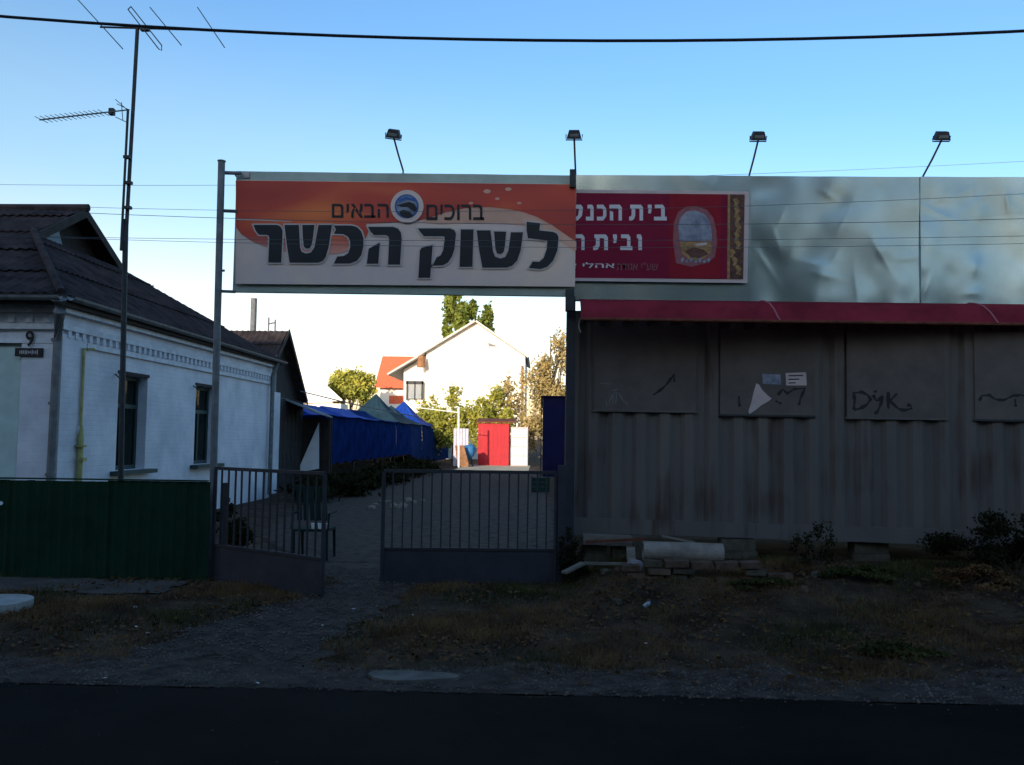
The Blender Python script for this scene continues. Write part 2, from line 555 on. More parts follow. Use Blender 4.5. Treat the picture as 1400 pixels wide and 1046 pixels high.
def drape(name, fn, bbox, step, dz, material):
    gx = np.arange(bbox[0], bbox[1] + step, step)
    gy = np.arange(bbox[2], bbox[3] + step, step)
    X, Y = np.meshgrid(gx, gy, indexing='ij')
    Z = gz(X, Y) + dz
    n1, n2 = X.shape
    ix = np.arange(n1 * n2).reshape(n1, n2)
    Q = np.stack([ix[:-1, :-1], ix[1:, :-1], ix[1:, 1:], ix[:-1, 1:]], -1)
    cxm = (X[:-1, :-1] + X[1:, 1:]) / 2
    cym = (Y[:-1, :-1] + Y[1:, 1:]) / 2
    mask = fn(cxm, cym)
    return struct(big(name, np.stack([X, Y, Z], -1).reshape(-1, 3), Q[mask], material))


def lerp_poly(y, pts):
    ysr = [p[1] for p in pts]
    xsr = [p[0] for p in pts]
    return np.interp(y, ysr, xsr)


# gravel path: left and right edges traced as ground points
PL = [(-3.25, 5.5), (-2.95, 6.0), (-2.9, 6.6), (-2.75, 7.4), (-2.4, 8.3), (-2.2, 9.5), (-4.6, 14), (-5.4, 22), (-4.0, 45)]
PR = [(-1.55, 5.5), (-1.5, 6.0), (-1.6, 6.6), (-1.55, 7.4), (-1.35, 8.3), (-1.3, 9.5), (0.25, 12), (0.25, 22), (-0.2, 45)]


def in_path(x, y):
    w = 0.12 * nz(x * 2, y * 2, 2, 9) + 0.05 * nz(x, y, 9, 3) + 0.03 * nz(x, y, 23, 5)
    return (x > lerp_poly(y, PL) + w) & (x < lerp_poly(y, PR) + w)


drape('path', in_path, (-4.2, -0.4, 5.6, 10.97), 0.03, 0.006, 'gravel')
drape('path', in_path, (-6, 0.6, 11.0, 45), 0.07, 0.010, 'gravel')


def in_verge(x, y):
    return (y < 6.15 + 0.22 * nz(x, y, 1.1, 4)) & (y > 5.48)


drape('gravel_shoulder', in_verge, (-12, 12, 5.5, 6.6), 0.06, 0.011, 'gravel')
drape('pavement', lambda x, y: (y > 8.55 + 0.06 * nz(x, y, 3, 2)) & (x < -3.75 + 0.15 * nz(x, y, 2, 1)), (-14, -3.5, 8.4, 9.35), 0.06, 0.014, 'pavement')

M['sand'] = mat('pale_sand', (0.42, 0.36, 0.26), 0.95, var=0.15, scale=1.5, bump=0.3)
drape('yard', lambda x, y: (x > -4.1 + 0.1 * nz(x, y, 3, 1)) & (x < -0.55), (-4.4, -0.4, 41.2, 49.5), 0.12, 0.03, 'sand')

# concrete slab and concrete lid at the kerb
c = atz(560, 925, 0.02)
mb = MB()
pts = []
for k in range(18):
    t = 2 * math.pi * k / 18
    r = 1 + 0.12 * math.sin(3 * t + 1) + random.uniform(-0.06, 0.06)
    pts.append((c.x + 0.31 * r * math.cos(t), c.y + 0.12 * r * math.sin(t), 0.005))
mb.poly(pts, (0, 0, 0.025))
tag(mb.build('concrete_slab', 'concrete'), 'flat grey concrete slab lying at the road edge below the gate', 'slab')
c = atz(-8, 838, 0.03)
mb = MB()
mb.tube([(c.x, c.y, -0.02), (c.x, c.y, 0.14)], 0.30, 28)
o = mb.build('concrete_lid', 'concrete_pale')
tag(o, 'pale round concrete manhole lid beside the green fence', 'manhole cover')

# ------------------------------------------------------------------ main house
XH, YH0, YH1 = -6.87, 12.15, 21.9
HZ = 3.46
house = thing('brick_house', 'low whitewashed brick house with dark slate hip roof behind green fence', 'house', (-12, 16, 0))
wins = [(13.88, 14.92, 0.98, 2.56), (17.05, 18.15, 0.98, 2.56)]
mb = MB()
t = 0.35
ycur = YH0
for (a, b, z0, z1) in wins:
    mb.box(XH - t, XH, ycur, a, 0, HZ)
    mb.box(XH - t, XH, a, b, 0, z0)
    mb.box(XH - t, XH, a, b, z1, HZ)
    ycur = b
mb.box(XH - t, XH, ycur, YH1, 0, HZ)
# front wall with one shuttered window
fx0, fx1, fz0, fz1 = -8.75, -7.42, 0.9, 2.85
mb.box(-22, fx0, YH0 + 0.002, YH0 + t, 0, HZ)
mb.box(fx0, fx1, YH0 + 0.002, YH0 + t, 0, fz0)
mb.box(fx0, fx1, YH0 + 0.002, YH0 + t, fz1, HZ)
mb.box(fx1, XH - 0.002, YH0 + 0.002, YH0 + t, 0, HZ)
mb.box(-22, XH - t, YH1 - t, YH1, 0, HZ)
mb.build('wall', 'brick_white', house)
# corner pilaster
mb = MB()
mb.box(XH - 0.55, XH + 0.04, YH0 - 0.04, YH0 - 0.001, 0, 3.0)
mb.box(XH + 0.001, XH + 0.04, YH0 - 0.001, YH0 + 0.62, 0, 3.0)
mb.build('corner_pilaster', 'brick_white', house)
# string courses
for (z0, z1, pr) in ((3.30, HZ, 0.10), (3.06, 3.14, 0.07), (2.86, 2.93, 0.05)):
    mb = MB()
    mb.box(XH + 0.001, XH + pr, YH0 + (0.63 if z1 < 3 else -pr), YH1, z0, z1)
    mb.box(-22, XH + 0.0, YH0 - pr, YH0 - 0.001, z0, z1)
    mb.build('string_course', 'trim_white', house)
# dentils: little brick teeth under the cornice
dm = MB().box(-0.001, 0.055, -0.045, 0.045, -0.06, 0.06).build('dentil', 'trim_white', house)
dmesh = dm.data
first = True
y = YH0 + 0.12
while y < YH1 - 0.1:
    o = dm if first else dm.copy()
    if not first:
        COL.objects.link(o)
    first = False
    o.location = (XH + 0.001, y, 3.02)
    y += 0.20
x = XH - 0.2
while x > -9.2:
    o = dm.copy()
    COL.objects.link(o)
    o.rotation_euler = (0, 0, -math.pi / 2)
    o.location = (x, YH0 - 0.001, 3.22)
    x -= 0.26


# corrugated roof slope
def slope_rows(poly, e0, edir, sdir, nrm, material, parent, name, row=1.15, wave=0.16, amp=0.015):
    """poly: convex polygon (3D pts on the plane) ; rows of corrugated sheets running up the slope"""
    e0, edir, sdir, nrm = map(Vector, (e0, edir, sdir, nrm))
    P = [((Vector(p) - e0).dot(edir), (Vector(p) - e0).dot(sdir)) for p in poly]
    umin, umax = min(p[0] for p in P), max(p[0] for p in P)
    us = np.arange(umin, umax + 1e-6, wave / 4)
    spans = []
    for u in us:
        ts = []
        for i in range(len(P)):
            (a, b), (c_, d_) = P[i], P[(i + 1) % len(P)]
            if abs(a - c_) < 1e-9:
                continue
            k = (u - a) / (c_ - a)
            if -1e-9 <= k <= 1 + 1e-9:
                ts.append(b + k * (d_ - b))
        spans.append((min(ts), max(ts)) if len(ts) >= 2 else None)
    vmax = max(p[1] for p in P)
    r0 = 0.0
    while r0 < vmax - 1e-6:
        r1 = r0 + row
        vs, fs = [], []
        prev = None
        jit = random.uniform(0, 0.012)
        for i, u in enumerate(us):
            sp = spans[i]
            if not sp:
                prev = None
                continue
            a, b = max(sp[0], r0 - 0.08), min(sp[1], r1)
            if b - a < 0.01:
                prev = None
                continue
            h = amp * math.sin(2 * math.pi * u / wave)
            o_ = len(vs)
            vs.append(e0 + edir * u + sdir * a + nrm * (h + 0.035 + jit))
            vs.append(e0 + edir * u + sdir * b + nrm * (h + 0.002))
            vs.append(e0 + edir * u + sdir * a + nrm * (h + 0.022 + jit))
            if prev is not None:
                fs.append((prev, o_, o_ + 1, prev + 1))
                fs.append((prev, prev + 2, o_ + 2, o_))
            prev = o_
        if fs:
            MB().add(vs, fs).build(name, material, parent)
        r0 = r1


RZ, RY, EZ = 5.9, 16.3, 3.5
EX, EY0, EY1 = -6.71, 11.8, 22.2
GX = -8.9
GB0, GB1, GBZ = 14.7, 17.9, 5.05
s = Vector((0, RY - EY0, RZ - EZ)).normalized()
front_poly = [(-22, EY0, EZ), (EX, EY0, EZ), (GX, GB0, GBZ), (GX, RY, RZ), (-22, RY, RZ)]
slope_rows(front_poly, (-22, EY0, EZ), (1, 0, 0), s, Vector((1, 0, 0)).cross(s), 'slate', house, 'roof_sheet_row')
s2 = Vector((GX - EX, 0, GBZ - EZ)).normalized()
side_poly = [(EX, EY0, EZ), (EX, EY1, EZ), (GX, GB1, GBZ), (GX, GB0, GBZ)]
slope_rows(side_poly, (EX, EY0, EZ), (0, 1, 0), s2, Vector((0, 1, 0)).cross(s2), 'slate', house, 'roof_sheet_row')
mb = MB()
mb.add([(-22, EY1, EZ), (EX, EY1, EZ), (GX, GB1, GBZ), (-22, GB1, GBZ)], [(0, 1, 2, 3)])
mb.add([(-22, GB1, GBZ), (GX, GB1, GBZ), (GX, RY, RZ), (-22, RY, RZ)], [(0, 1, 2, 3)])
mb.build('rear_roof', 'slate', house)
# gablet
mb = MB()
mb.add([(GX - 0.3, GB0, GBZ - 0.15), (GX - 0.3, GB1, GBZ - 0.15), (GX - 0.3, RY, RZ - 0.05)], [(0, 1, 2)])
mb.build('gablet', 'dark_wood', house)
for (ya, za) in ((GB0 - 0.15, GBZ - 0.06), (GB1 + 0.12, GBZ - 0.04)):
    mb = MB()
    a, b = Vector((GX + 0.04, ya, za)), Vector((GX + 0.04, RY, RZ + 0.02))
    mb.poly([a, b, b - Vector((0, 0, 0.17)), a - Vector((0, 0, 0.17))], (0.035, 0, 0))
    mb.build('barge_board', 'dark_wood', house)
mb = MB()
mb.poly([(GX - 0.02, GB0 + 0.1, GBZ - 0.05), (GX - 0.02, GB0 + 0.75, GBZ + 0.32), (GX - 0.02, GB0 + 0.95, GBZ - 0.05)], (0.02, 0, 0))
mb.build('gablet_panel', 'grey_board', house)
# hip cap, ridge cap, eaves boards, gutters
mb = MB()
mb.tube([(EX, EY0, EZ + 0.05), (GX, GB0, GBZ + 0.05)], 0.06, 8)
mb.build('hip_cap', 'slate', house)
mb = MB()
mb.tube([(-22, RY, RZ + 0.02), (GX + 0.1, RY, RZ + 0.04)], 0.075, 8)
mb.build('ridge_cap', 'slate', house)
mb = MB()
mb.box(-22, EX + 0.02, EY0 - 0.02, EY0 + 0.005, EZ - 0.13, EZ + 0.02)
mb.box(EX + 0.0, EX + 0.022, EY0 + 0.006, EY1, EZ - 0.13, EZ + 0.02)
mb.box(-22, XH, EY0 + 0.006, YH0 - 0.102, EZ - 0.05, EZ - 0.03)
mb.build('fascia_board', 'dark_wood', house)


def gutter(p0, p1, r=0.065):
    p0, p1 = Vector(p0), Vector(p1)
    d = (p1 - p0).normalized()
    sdd = d.cross(Vector((0, 0, 1)))
    vs, fs = [], []
    n = 7
    for p in (p0, p1):
        for rr in (r, r - 0.006):
            for k in range(n):
                t_ = math.pi * k / (n - 1)
                vs.append(p + sdd * math.cos(t_) * rr - Vector((0, 0, 1)) * math.sin(t_) * rr)
    for q in range(2):
        for k in range(n - 1):
            a = q * n + k
            fs.append((a, a + 1, a + 1 + 2 * n, a + 2 * n))
    return MB().add(vs, fs)


gutter((-22, EY0 - 0.09, EZ - 0.0), (EX + 0.05, EY0 - 0.09, EZ - 0.02)).build('gutter', 'galv', house)
gutter((EX + 0.09, EY0 + 0.1, EZ - 0.0), (EX + 0.09, EY1, EZ - 0.03)).build('gutter', 'galv', house)
# drainpipes
mb = MB()
cp = atx(73, 430, XH + 0.1)
mb.tube([(EX + 0.0, EY0 - 0.05, EZ - 0.06), (EX - 0.02, EY0 + 0.02, EZ - 0.22), (XH + 0.02, YH0 - 0.13, EZ - 0.62), (XH + 0.0, YH0 - 0.13, 0.1)], [0.11, 0.085, 0.06, 0.06], 10)
for z in (2.9, 2.0, 1.0):
    mb.tube([(XH + 0.0, YH0 - 0.13, z - 0.02), (XH + 0.0, YH0 - 0.13, z + 0.02)], 0.072, 10)
mb.build('drainpipe', 'galv', house)
mb = MB()
mb.tube([(EX + 0.06, EY1 - 0.5, EZ - 0.05), (XH + 0.10, EY1 - 0.55, EZ - 0.4), (XH + 0.10, EY1 - 0.55, 0.1)], 0.055, 8)
mb.build('drainpipe', 'galv', house)
# yellow gas pipe
gy = 12.62
mb = MB()
mb.tube([(XH + 0.09, gy, 0.05), (XH + 0.09, gy, 1.52)], 0.042, 10)
mb.tube([(XH + 0.09, gy, 1.52), (XH + 0.09, gy, 1.70)], [0.042, 0.02], 10)
mb.build('gas_pipe', 'yellow', house)
mb = MB()
mb.tube([(XH + 0.07, gy + 0.02, 1.70), (XH + 0.07, gy + 0.02, 2.84), (XH + 0.07, gy + 0.3, 2.86)], 0.022, 8)
mb.build('gas_pipe', 'yellow', house)
mb = MB()
mb.tube([(XH + 0.09, gy, 1.38), (XH + 0.09, gy, 1.41)], 0.085, 12)
mb.obox((XH + 0.15, gy - 0.02, 1.2), (0.05, 0.12, 0.05), (0, 0, 0))
mb.build('gas_valve', 'yellow', house)


# windows on the side wall
def side_window(a, b, z0, z1):
    fr = MB()
    xf = XH - 0.16
    for (ya, yb, za, zb) in ((a, a + 0.07, z0, z1), (b - 0.07, b, z0, z1), (a + 0.07, b - 0.07, z0, z0 + 0.07), (a + 0.07, b - 0.07, z1 - 0.07, z1),
                             ((a + b) / 2 - 0.03, (a + b) / 2 + 0.03, z0 + 0.07, z1 - 0.55), (a + 0.07, b - 0.07, z1 - 0.55, z1 - 0.48)):
        fr.box(xf - 0.05, xf, ya, yb, za, zb)
    w = fr.build('window', 'green_frame', house)
    MB().box(xf - 0.03, xf - 0.024, a + 0.06, b - 0.06, z0 + 0.06, z1 - 0.06).build('pane', 'glass_clear', w)
    cu = MB()
    vs, fs = [], []
    n = 26
    for k in range(n):
        yy = a + 0.05 + (b - a - 0.1) * k / (n - 1)
        xx = xf - 0.12 + 0.02 * math.sin(k * 1.3)
        vs += [(xx, yy, z0 + 0.05), (xx, yy, z1 - 0.5)]
        if k:
            fs.append((2 * k - 2, 2 * k, 2 * k + 1, 2 * k - 1))
    cu.add(vs, fs).build('curtain', 'curtain', w)
    MB().box(XH - 0.155, XH + 0.16, a - 0.17, b + 0.17, z0 - 0.07, z0 - 0.002).build('sill', 'green_frame', w)
    MB().box(XH - 0.155, XH + 0.015, a - 0.04, b + 0.04, z1 + 0.002, z1 + 0.05).build('lintel_or_shade', 'dark_wood', w)  # dark strip put in for the shadow of the window recess
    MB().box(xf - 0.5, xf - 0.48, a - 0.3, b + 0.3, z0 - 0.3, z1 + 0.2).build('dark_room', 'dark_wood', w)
    # open bracket hooks beside the window head
    MB().tube([(XH + 0.005, a - 0.14, z1 - 0.02), (XH + 0.13, a - 0.22, z1 - 0.10), (XH + 0.06, a - 0.10, z1 - 0.38)], 0.012, 6).build('shutter_hook', 'dark_metal', w)


def glass_clear():
    m = bpy.data.materials.new('clear_glass')
    m.use_nodes = True
    nt = m.node_tree
    b = nt.nodes['Principled BSDF']
    b.inputs['Base Color'].default_value = (0.02, 0.03, 0.03, 1)
    b.inputs['Roughness'].default_value = 0.05
    tr = nt.nodes.new('ShaderNodeBsdfTransparent')
    tr.inputs[0].default_value = (0.6, 0.68, 0.62, 1)
    mx = nt.nodes.new('ShaderNodeMixShader')
    mx.inputs[0].default_value = 0.75
    nt.links.new(b.outputs[0], mx.inputs[1])
    nt.links.new(tr.outputs[0], mx.inputs[2])
    nt.links.new(mx.outputs[0], nt.nodes['Material Output'].inputs[0])
    return m


M['glass_clear'] = glass_clear()
for wd in wins:
    side_window(*wd)
mb = MB()
mb.box(fx0, fx1, YH0 + 0.05, YH0 + 0.10, fz0, fz1)
w = mb.build('shuttered_window', 'shutter', house)
for k in range(2):
    xa = fx0 + 0.04 + k * (fx1 - fx0) / 2
    MB().box(xa, xa + (fx1 - fx0) / 2 - 0.08, YH0 + 0.02, YH0 + 0.049, fz0 + 0.04, fz1 - 0.04).build('shutter', 'shutter', w)
MB().box(fx0 - 0.05, fx1 + 0.04, YH0 - 0.03, YH0 + 0.0, fz1 + 0.002, fz1 + 0.05).build('lintel_or_shade', 'green_frame', w)


def text_mesh(name, body, material, parent, px0, px1, py_base, py_top, Y, yoff, bold=0.0, plane=None):
    """flat printed word fitted between pixels, on plane y=Y"""
    c_ = bpy.data.curves.new(name, 'FONT')
    c_.body = body
    c_.extrude = 0.0
    c_.offset = bold
    c_.resolution_u = 3
    o_ = bpy.data.objects.new(name, c_)
    COL.objects.link(o_)
    dg = bpy.context.evaluated_depsgraph_get()
    me = bpy.data.meshes.new_from_object(o_.evaluated_get(dg))
    bpy.data.objects.remove(o_)
    co = np.array([v.co[:] for v in me.vertices])
    x0, x1 = co[:, 0].min(), co[:, 0].max()
    z0, z1 = co[:, 1].min(), co[:, 1].max()
    A, B, C_ = aty(px0, py_base, Y), aty(px1, py_base, Y), aty(px0, py_top, Y)
    for v in me.vertices:
        u = (v.co.x - x0) / (x1 - x0)
        w_ = (v.co.y - z0) / (z1 - z0)
        p = A + (B - A) * u + (C_ - A) * w_
        v.co = (p.x, Y + yoff, p.z)
    me.materials.clear()
    me.materials.append(M[material])
    o_ = bpy.data.objects.new(name, me)
    COL.objects.link(o_)
    o_.parent = parent
    return o_


# number plates
Yp = YH0 - 0.075
a, b = aty(20, 487, Yp), aty(58, 476, Yp)
pl = MB().box(a.x, b.x, Yp, Yp + 0.03, a.z, b.z).build('street_plate', 'ink', house)
rr = random.Random(3)
mb = MB()
for k in range(11):
    xx = a.x + 0.07 + k * (b.x - a.x - 0.12) / 11
    hgt = 0.018 + 0.018 * rr.random()
    zc = (a.z + b.z) / 2
    mb.box(xx, xx + 0.010, Yp - 0.002, Yp - 0.001, zc - hgt, zc + hgt)
    if k % 2:
        mb.box(xx + 0.010, xx + 0.022, Yp - 0.002, Yp - 0.001, zc - 0.004, zc + 0.004)
mb.build('worn_lettering', 'white_print', pl)
text_mesh('house_number', '9', 'ink', house, 35, 47, 474, 452, Yp, -0.002, 0.02)
settle(house)

# ------------------------------------------------------------------ annex behind the house
annex = thing('small_annex', 'small gabled annex with dark roof adjoining the rear of the white house', 'outbuilding', (-9, 24, 0))
AX = -7.2
mb = MB()
mb.box(-15, AX, 22.0, 23.75, 0, 2.75)
mb.build('wall', 'brick_white', annex)
for k in range(12):
    ya = 23.76 + k * 0.2
    MB().box(AX - 0.05, AX - 0.01 - 0.008 * (k % 2), ya, ya + 0.19, 0.05, 2.6).build('plank', 'dark_wood', annex)
apex, fb, rb = Vector((AX, 24.0, 4.5)), Vector((AX, 21.75, 2.62)), Vector((AX, 26.1, 2.62))
MB().poly([fb + Vector((-0.2, 0, 0)), apex + Vector((-0.2, 0, 0)), rb + Vector((-0.2, 0, 0))], (0.04, 0, 0)).build('gable_wall', 'dark_wood', annex)
for k in range(7):
    yy = 22.15 + k * 0.27
    top = 2.62 + (yy - 21.75) / (24.0 - 21.75) * (4.5 - 2.62) - 0.08
    if yy < 23.6:
        MB().box(AX - 0.15, AX - 0.12 - 0.006 * (k % 2), yy, yy + 0.25, 2.62, top).build('gable_board', 'grey_board', annex)
s = (apex - fb).normalized()
p0 = Vector((-15, fb.y, fb.z))
slope_rows([p0, fb + Vector((0.1, 0, 0)), apex + Vector((0.1, 0, 0)), Vector((-15, apex.y, apex.z))], p0, (1, 0, 0), s, Vector((1, 0, 0)).cross(s), 'slate', annex, 'roof_sheet_row')
MB().add([(-15, 24.0, 4.5), (AX + 0.1, 24.0, 4.5), (AX + 0.1, 26.1, 2.62), (-15, 26.1, 2.62), (-15, 24.0, 4.44), (AX + 0.1, 24.0, 4.44), (AX + 0.1, 26.1, 2.56), (-15, 26.1, 2.56)],
         [(0, 1, 2, 3), (4, 7, 6, 5), (1, 5, 6, 2)]).build('rear_roof', 'slate', annex)
for p in (fb, rb):
    q = p + Vector((0.11, 0, 0.02))
    r_ = apex + Vector((0.11, 0, 0.05))
    MB().poly([q, r_, r_ - Vector((0, 0, 0.15)), q - Vector((0, 0, 0.15))], (0.03, 0, 0)).build('barge_board', 'dark_wood', annex)
c0 = aty(346, 455, 24.3)
c1 = aty(346, 408, 24.3)
MB().tube([(c0.x, 24.3, 4.1), (c0.x, 24.3, c1.z)], 0.085, 10).build('chimney_pipe', 'galv', annex)
for px in (367, 376):
    a, b = aty(px, 452, 24.0), aty(px, 434 if px == 367 else 437, 24.0)
    MB().tube([(a.x, 24.0, 4.4), (a.x, 24.0, b.z)], 0.022, 6).build('roof_spike', 'galv', annex)
a, b = aty(366, 443, 24.0), aty(377, 441, 24.0)
MB().tube([a, b], 0.02, 6).build('roof_rail', 'galv', annex)
settle(annex)

# lean-to with white tarp
lean = thing('lean_to_porch', 'dark lean-to porch with grey sheet roof between annex and blue stalls', 'porch', (-7, 25.5, 0))
a = [aty(388, 548, 24.6), aty(440, 569, 26.2), aty(440, 576, 26.2), aty(388, 553, 24.6)]
MB().poly([(-7.35, 24.3, 2.62), (-6.35, 24.3, 2.22), (-6.35, 26.3, 2.12), (-7.35, 26.3, 2.5)], (0, 0, 0.05)).build('roof_sheet', 'grey_board', lean)
MB().box(-6.42, -6.36, 26.1, 26.16, 0, 2.12).build('post', 'dark_wood', lean)
for k in range(5):
    MB().box(-7.9 + k * 0.31, -7.6 + k * 0.31, 26.34 - 0.006 * (k % 2), 26.37, 0.02, 2.1).build('plank', 'dark_wood', lean)
settle(lean)
t0, t1, t2 = aty(436, 578, 26.0), aty(406, 646, 26.0), aty(436, 641, 26.0)
tag(MB().poly([t0, t1, t2], (0, 0.02, 0)).build('white_tarp', 'paper', None), 'triangular white tarp hanging at the near end of the blue stalls', 'tarp')

# ------------------------------------------------------------------ blue market stalls
XS = -6.6
stalls = [(26.4, 30.78, 2.62, 'tarp_light', 'tarp', 'nearest blue tarp market stall with a low bright blue roof'),
          (30.8, 35.18, 2.66, 'tarp_light', 'tarp', 'second blue market stall from the annex under a low blue roof'),
          (35.2, 39.38, 2.68, 'tarp', 'tarp', 'third blue market stall beside the tall teal-roofed one'),
          (39.4, 43.78, 3.60, 'tarp_teal', 'tarp', 'blue market stall with the tall peaked teal roof'),
          (43.8, 47.98, 3.20, 'tarp_teal', 'tarp_stripe', 'faded blue stall just beyond the tall teal-roofed stall'),
          (48.0, 52.3, 3.60, 'tarp_light', 'tarp_stripe', 'farthest faded blue stall with a pale peaked roof')]
for i, (ya, yb, pk, rm, wm, lab) in enumerate(stalls):
    st = thing('market_stall', lab, 'market stall', (XS - 1.3, (ya + yb) / 2, 0), 'blue market stalls along the passage')
    XB = XS - 2.7
    ym = (ya + yb) / 2
    for (x_, y_) in ((XS - 0.03, ya + 0.03), (XS - 0.03, yb - 0.03), (XB, ya + 0.03), (XB, yb - 0.03)):
        MB().tube([(x_, y_, 0), (x_, y_, 2.2)], 0.02, 6).build('pole', 'dark_metal', st)
    # roof: gathered peak with sagging tarp
    vs, fs = [], []
    n = 8
    for r_ in range(5):
        k = r_ / 4
        for q in range(4 * n):
            sd_, m_ = divmod(q, n)
            f_ = m_ / n
            cx_ = [(XS + 0.12 + 0.04 * math.sin(q * 1.9 + i) * (1 - k), ya + (yb - ya) * f_), (XS + 0.12 - (2.9) * f_, yb), (XB - 0.1, yb - (yb - ya) * f_), (XB - 0.1 + 2.9 * f_, ya)][sd_]
            px_ = cx_[0] + ((XS + XB) / 2 - cx_[0]) * k * (0.98)
            py_ = cx_[1] + (ym - cx_[1]) * k * (0.98 if i > 2 else 0.18)
            sag = -0.16 * math.sin(math.pi * k) - 0.035 * math.sin(q * 2.4 + r_ * 1.7 + i) * (0 < r_ < 4) - 0.05 * math.sin(math.pi * f_) * (1 - k)
            vs.append((px_, py_, 2.24 + (pk - 2.24) * k + sag))
    for r_ in range(4):
        for q in range(4 * n):
            q2 = (q + 1) % (4 * n)
            fs.append((r_ * 4 * n + q, r_ * 4 * n + q2, (r_ + 1) * 4 * n + q2, (r_ + 1) * 4 * n + q))
    fs.append(tuple(4 * 4 * n + q for q in range(4 * n)))
    MB().add(vs, fs).build('roof_tarp', rm, st)
    # front tarp with folds
    vs, fs = [], []
    nn = 44
    folds = 0.03 if wm == 'tarp' else 0.045
    rs_ = random.Random(i)
    for k in range(nn + 1):
        yy = ya + (yb - ya) * k / nn
        dx = folds * math.sin(k * (0.9 if wm == 'tarp' else 1.57) + rs_.random())
        vs += [(XS + dx + 0.05, yy, (0.71 if i < 4 else 0.05) + 0.03 * math.sin(k * 0.5)), (XS + dx * 0.6 + 0.03, yy, 1.45), (XS + dx * 0.2 + 0.0, yy, 2.22)]
        if k:
            o_ = 3 * k
            fs += [(o_ - 3, o_, o_ + 1, o_ - 2), (o_ - 2, o_ + 1, o_ + 2, o_ - 1)]
    MB().add(vs, fs).build('side_tarp', wm, st)
    MB().box(XB - 0.02, XB, ya, yb, 0.05, 2.2).build('back_tarp', 'tarp', st)
    if i in (0,):
        MB().box(XB, XS, ya, ya + 0.02, 0.5, 2.2).build('end_tarp', 'tarp', st)
    MB().box(XS - 1.0, XS - 0.1, ya + 0.2, yb - 0.2, 0.62, 0.70).box(XS - 1.0, XS - 0.95, ya + 0.2, yb - 0.2, 0.0, 0.62).build('counter', 'dark_wood', st)
    settle(st)

fen = thing('blue_sheet_fence', 'faded blue corrugated fence continuing beyond the stalls', 'fence', (XS, 58, 0))
for k in range(12):
    ya = 52.4 + k * 1.0
    vs, fs = [], []
    for q in range(9):
        yy = ya + q * 0.122
        dx = 0.05 * (1 if (q // 2) % 2 else -1)
        vs += [(XS + dx, yy, 0.05), (XS + dx, yy, 2.1)]
        if q:
            fs.append((2 * q - 2, 2 * q, 2 * q + 1, 2 * q - 1))
    MB().add(vs, fs).build('fence_sheet', 'tarp_stripe', fen)
settle(fen)


# ------------------------------------------------------------------ foliage
def leaves(name, centers, radii, n, size, material, parent=None, flat=1.0, seed=1, hang=0.0):
    r = np.random.default_rng(seed)
    centers = np.asarray(centers, float)
    radii = np.asarray(radii, float)
    if radii.ndim == 1:
        radii = np.stack([radii] * 3, 1)
    vol = radii.prod(1)
    ci = r.choice(len(centers), n, p=vol / vol.sum())
    d = r.normal(size=(n, 3))
    d /= np.linalg.norm(d, axis=1)[:, None]
    rr_ = r.random(n) ** 0.5 * (1 + 0.5 * (r.random(n) < 0.15))
    P = centers[ci] + d * rr_[:, None] * radii[ci]
    a = r.normal(size=(n, 3))
    a /= np.linalg.norm(a, axis=1)[:, None]
    b = np.cross(a, r.normal(size=(n, 3)))
    b /= np.linalg.norm(b, axis=1)[:, None]
    s_ = size * (0.5 + r.random(n))[:, None]
    V = np.stack([P - a * s_, P + b * s_ * 0.55, P + a * s_, P - b * s_ * 0.55], 1).reshape(-1, 3)
    Fq = np.arange(4 * n).reshape(n, 4)
    return big(name, V, Fq, material, parent)


def tree(label, cat_name, base, height, blobs, n, size, leafmat, trunk_r=0.15, seed=1, limbs=10, name='tree', group=None):
    """blobs: list of (dx,dy,z,rx,ry,rz)"""
    r = random.Random(seed)
    t_ = thing(name, label, cat_name, base, group)
    bx_, by_, bz_ = base
    mb_ = MB()
    mb_.tube([(bx_, by_, bz_ - 0.1), (bx_ + 0.1, by_, bz_ + height * 0.3), (bx_ - 0.05, by_, bz_ + height * 0.6), (bx_, by_, bz_ + height * 0.9)],
             [trunk_r, trunk_r * 0.75, trunk_r * 0.45, trunk_r * 0.12], 8)
    tr = mb_.build('trunk', 'bark', t_)
    for k in range(limbs):
        bl = blobs[k % len(blobs)]
        z0 = bz_ + height * r.uniform(0.15, 0.55)
        e = Vector((bx_ + bl[0] + r.uniform(-0.6, 0.6) * bl[3], by_ + bl[1] + r.uniform(-0.6, 0.6) * bl[4], bz_ + bl[2] + r.uniform(-0.4, 0.8) * bl[5]))
        s0 = Vector((bx_, by_, z0))
        m_ = s0.lerp(e, 0.5) + Vector((r.uniform(-.2, .2), r.uniform(-.2, .2), r.uniform(0, .3)))
        MB().tube([s0, m_, e], [trunk_r * 0.35, trunk_r * 0.22, 0.01], 5).build('limb', 'bark', t_)
    # sub-clumps give an uneven outline with gaps
    cs, rs_ = [], []
    for bl in blobs:
        for q in range(14):
            d = Vector((r.gauss(0, 1), r.gauss(0, 1), r.gauss(0, 1))).normalized() * r.uniform(0.45, 1.0)
            cs.append((bx_ + bl[0] + d.x * bl[3], by_ + bl[1] + d.y * bl[4], bz_ + bl[2] + d.z * bl[5]))
            f_ = r.uniform(0.22, 0.42)
            rs_.append((bl[3] * f_, bl[4] * f_, bl[5] * f_))
    leaves('crown', cs, rs_, n, size, leafmat, t_, seed=seed)
    settle(t_)
    return t_


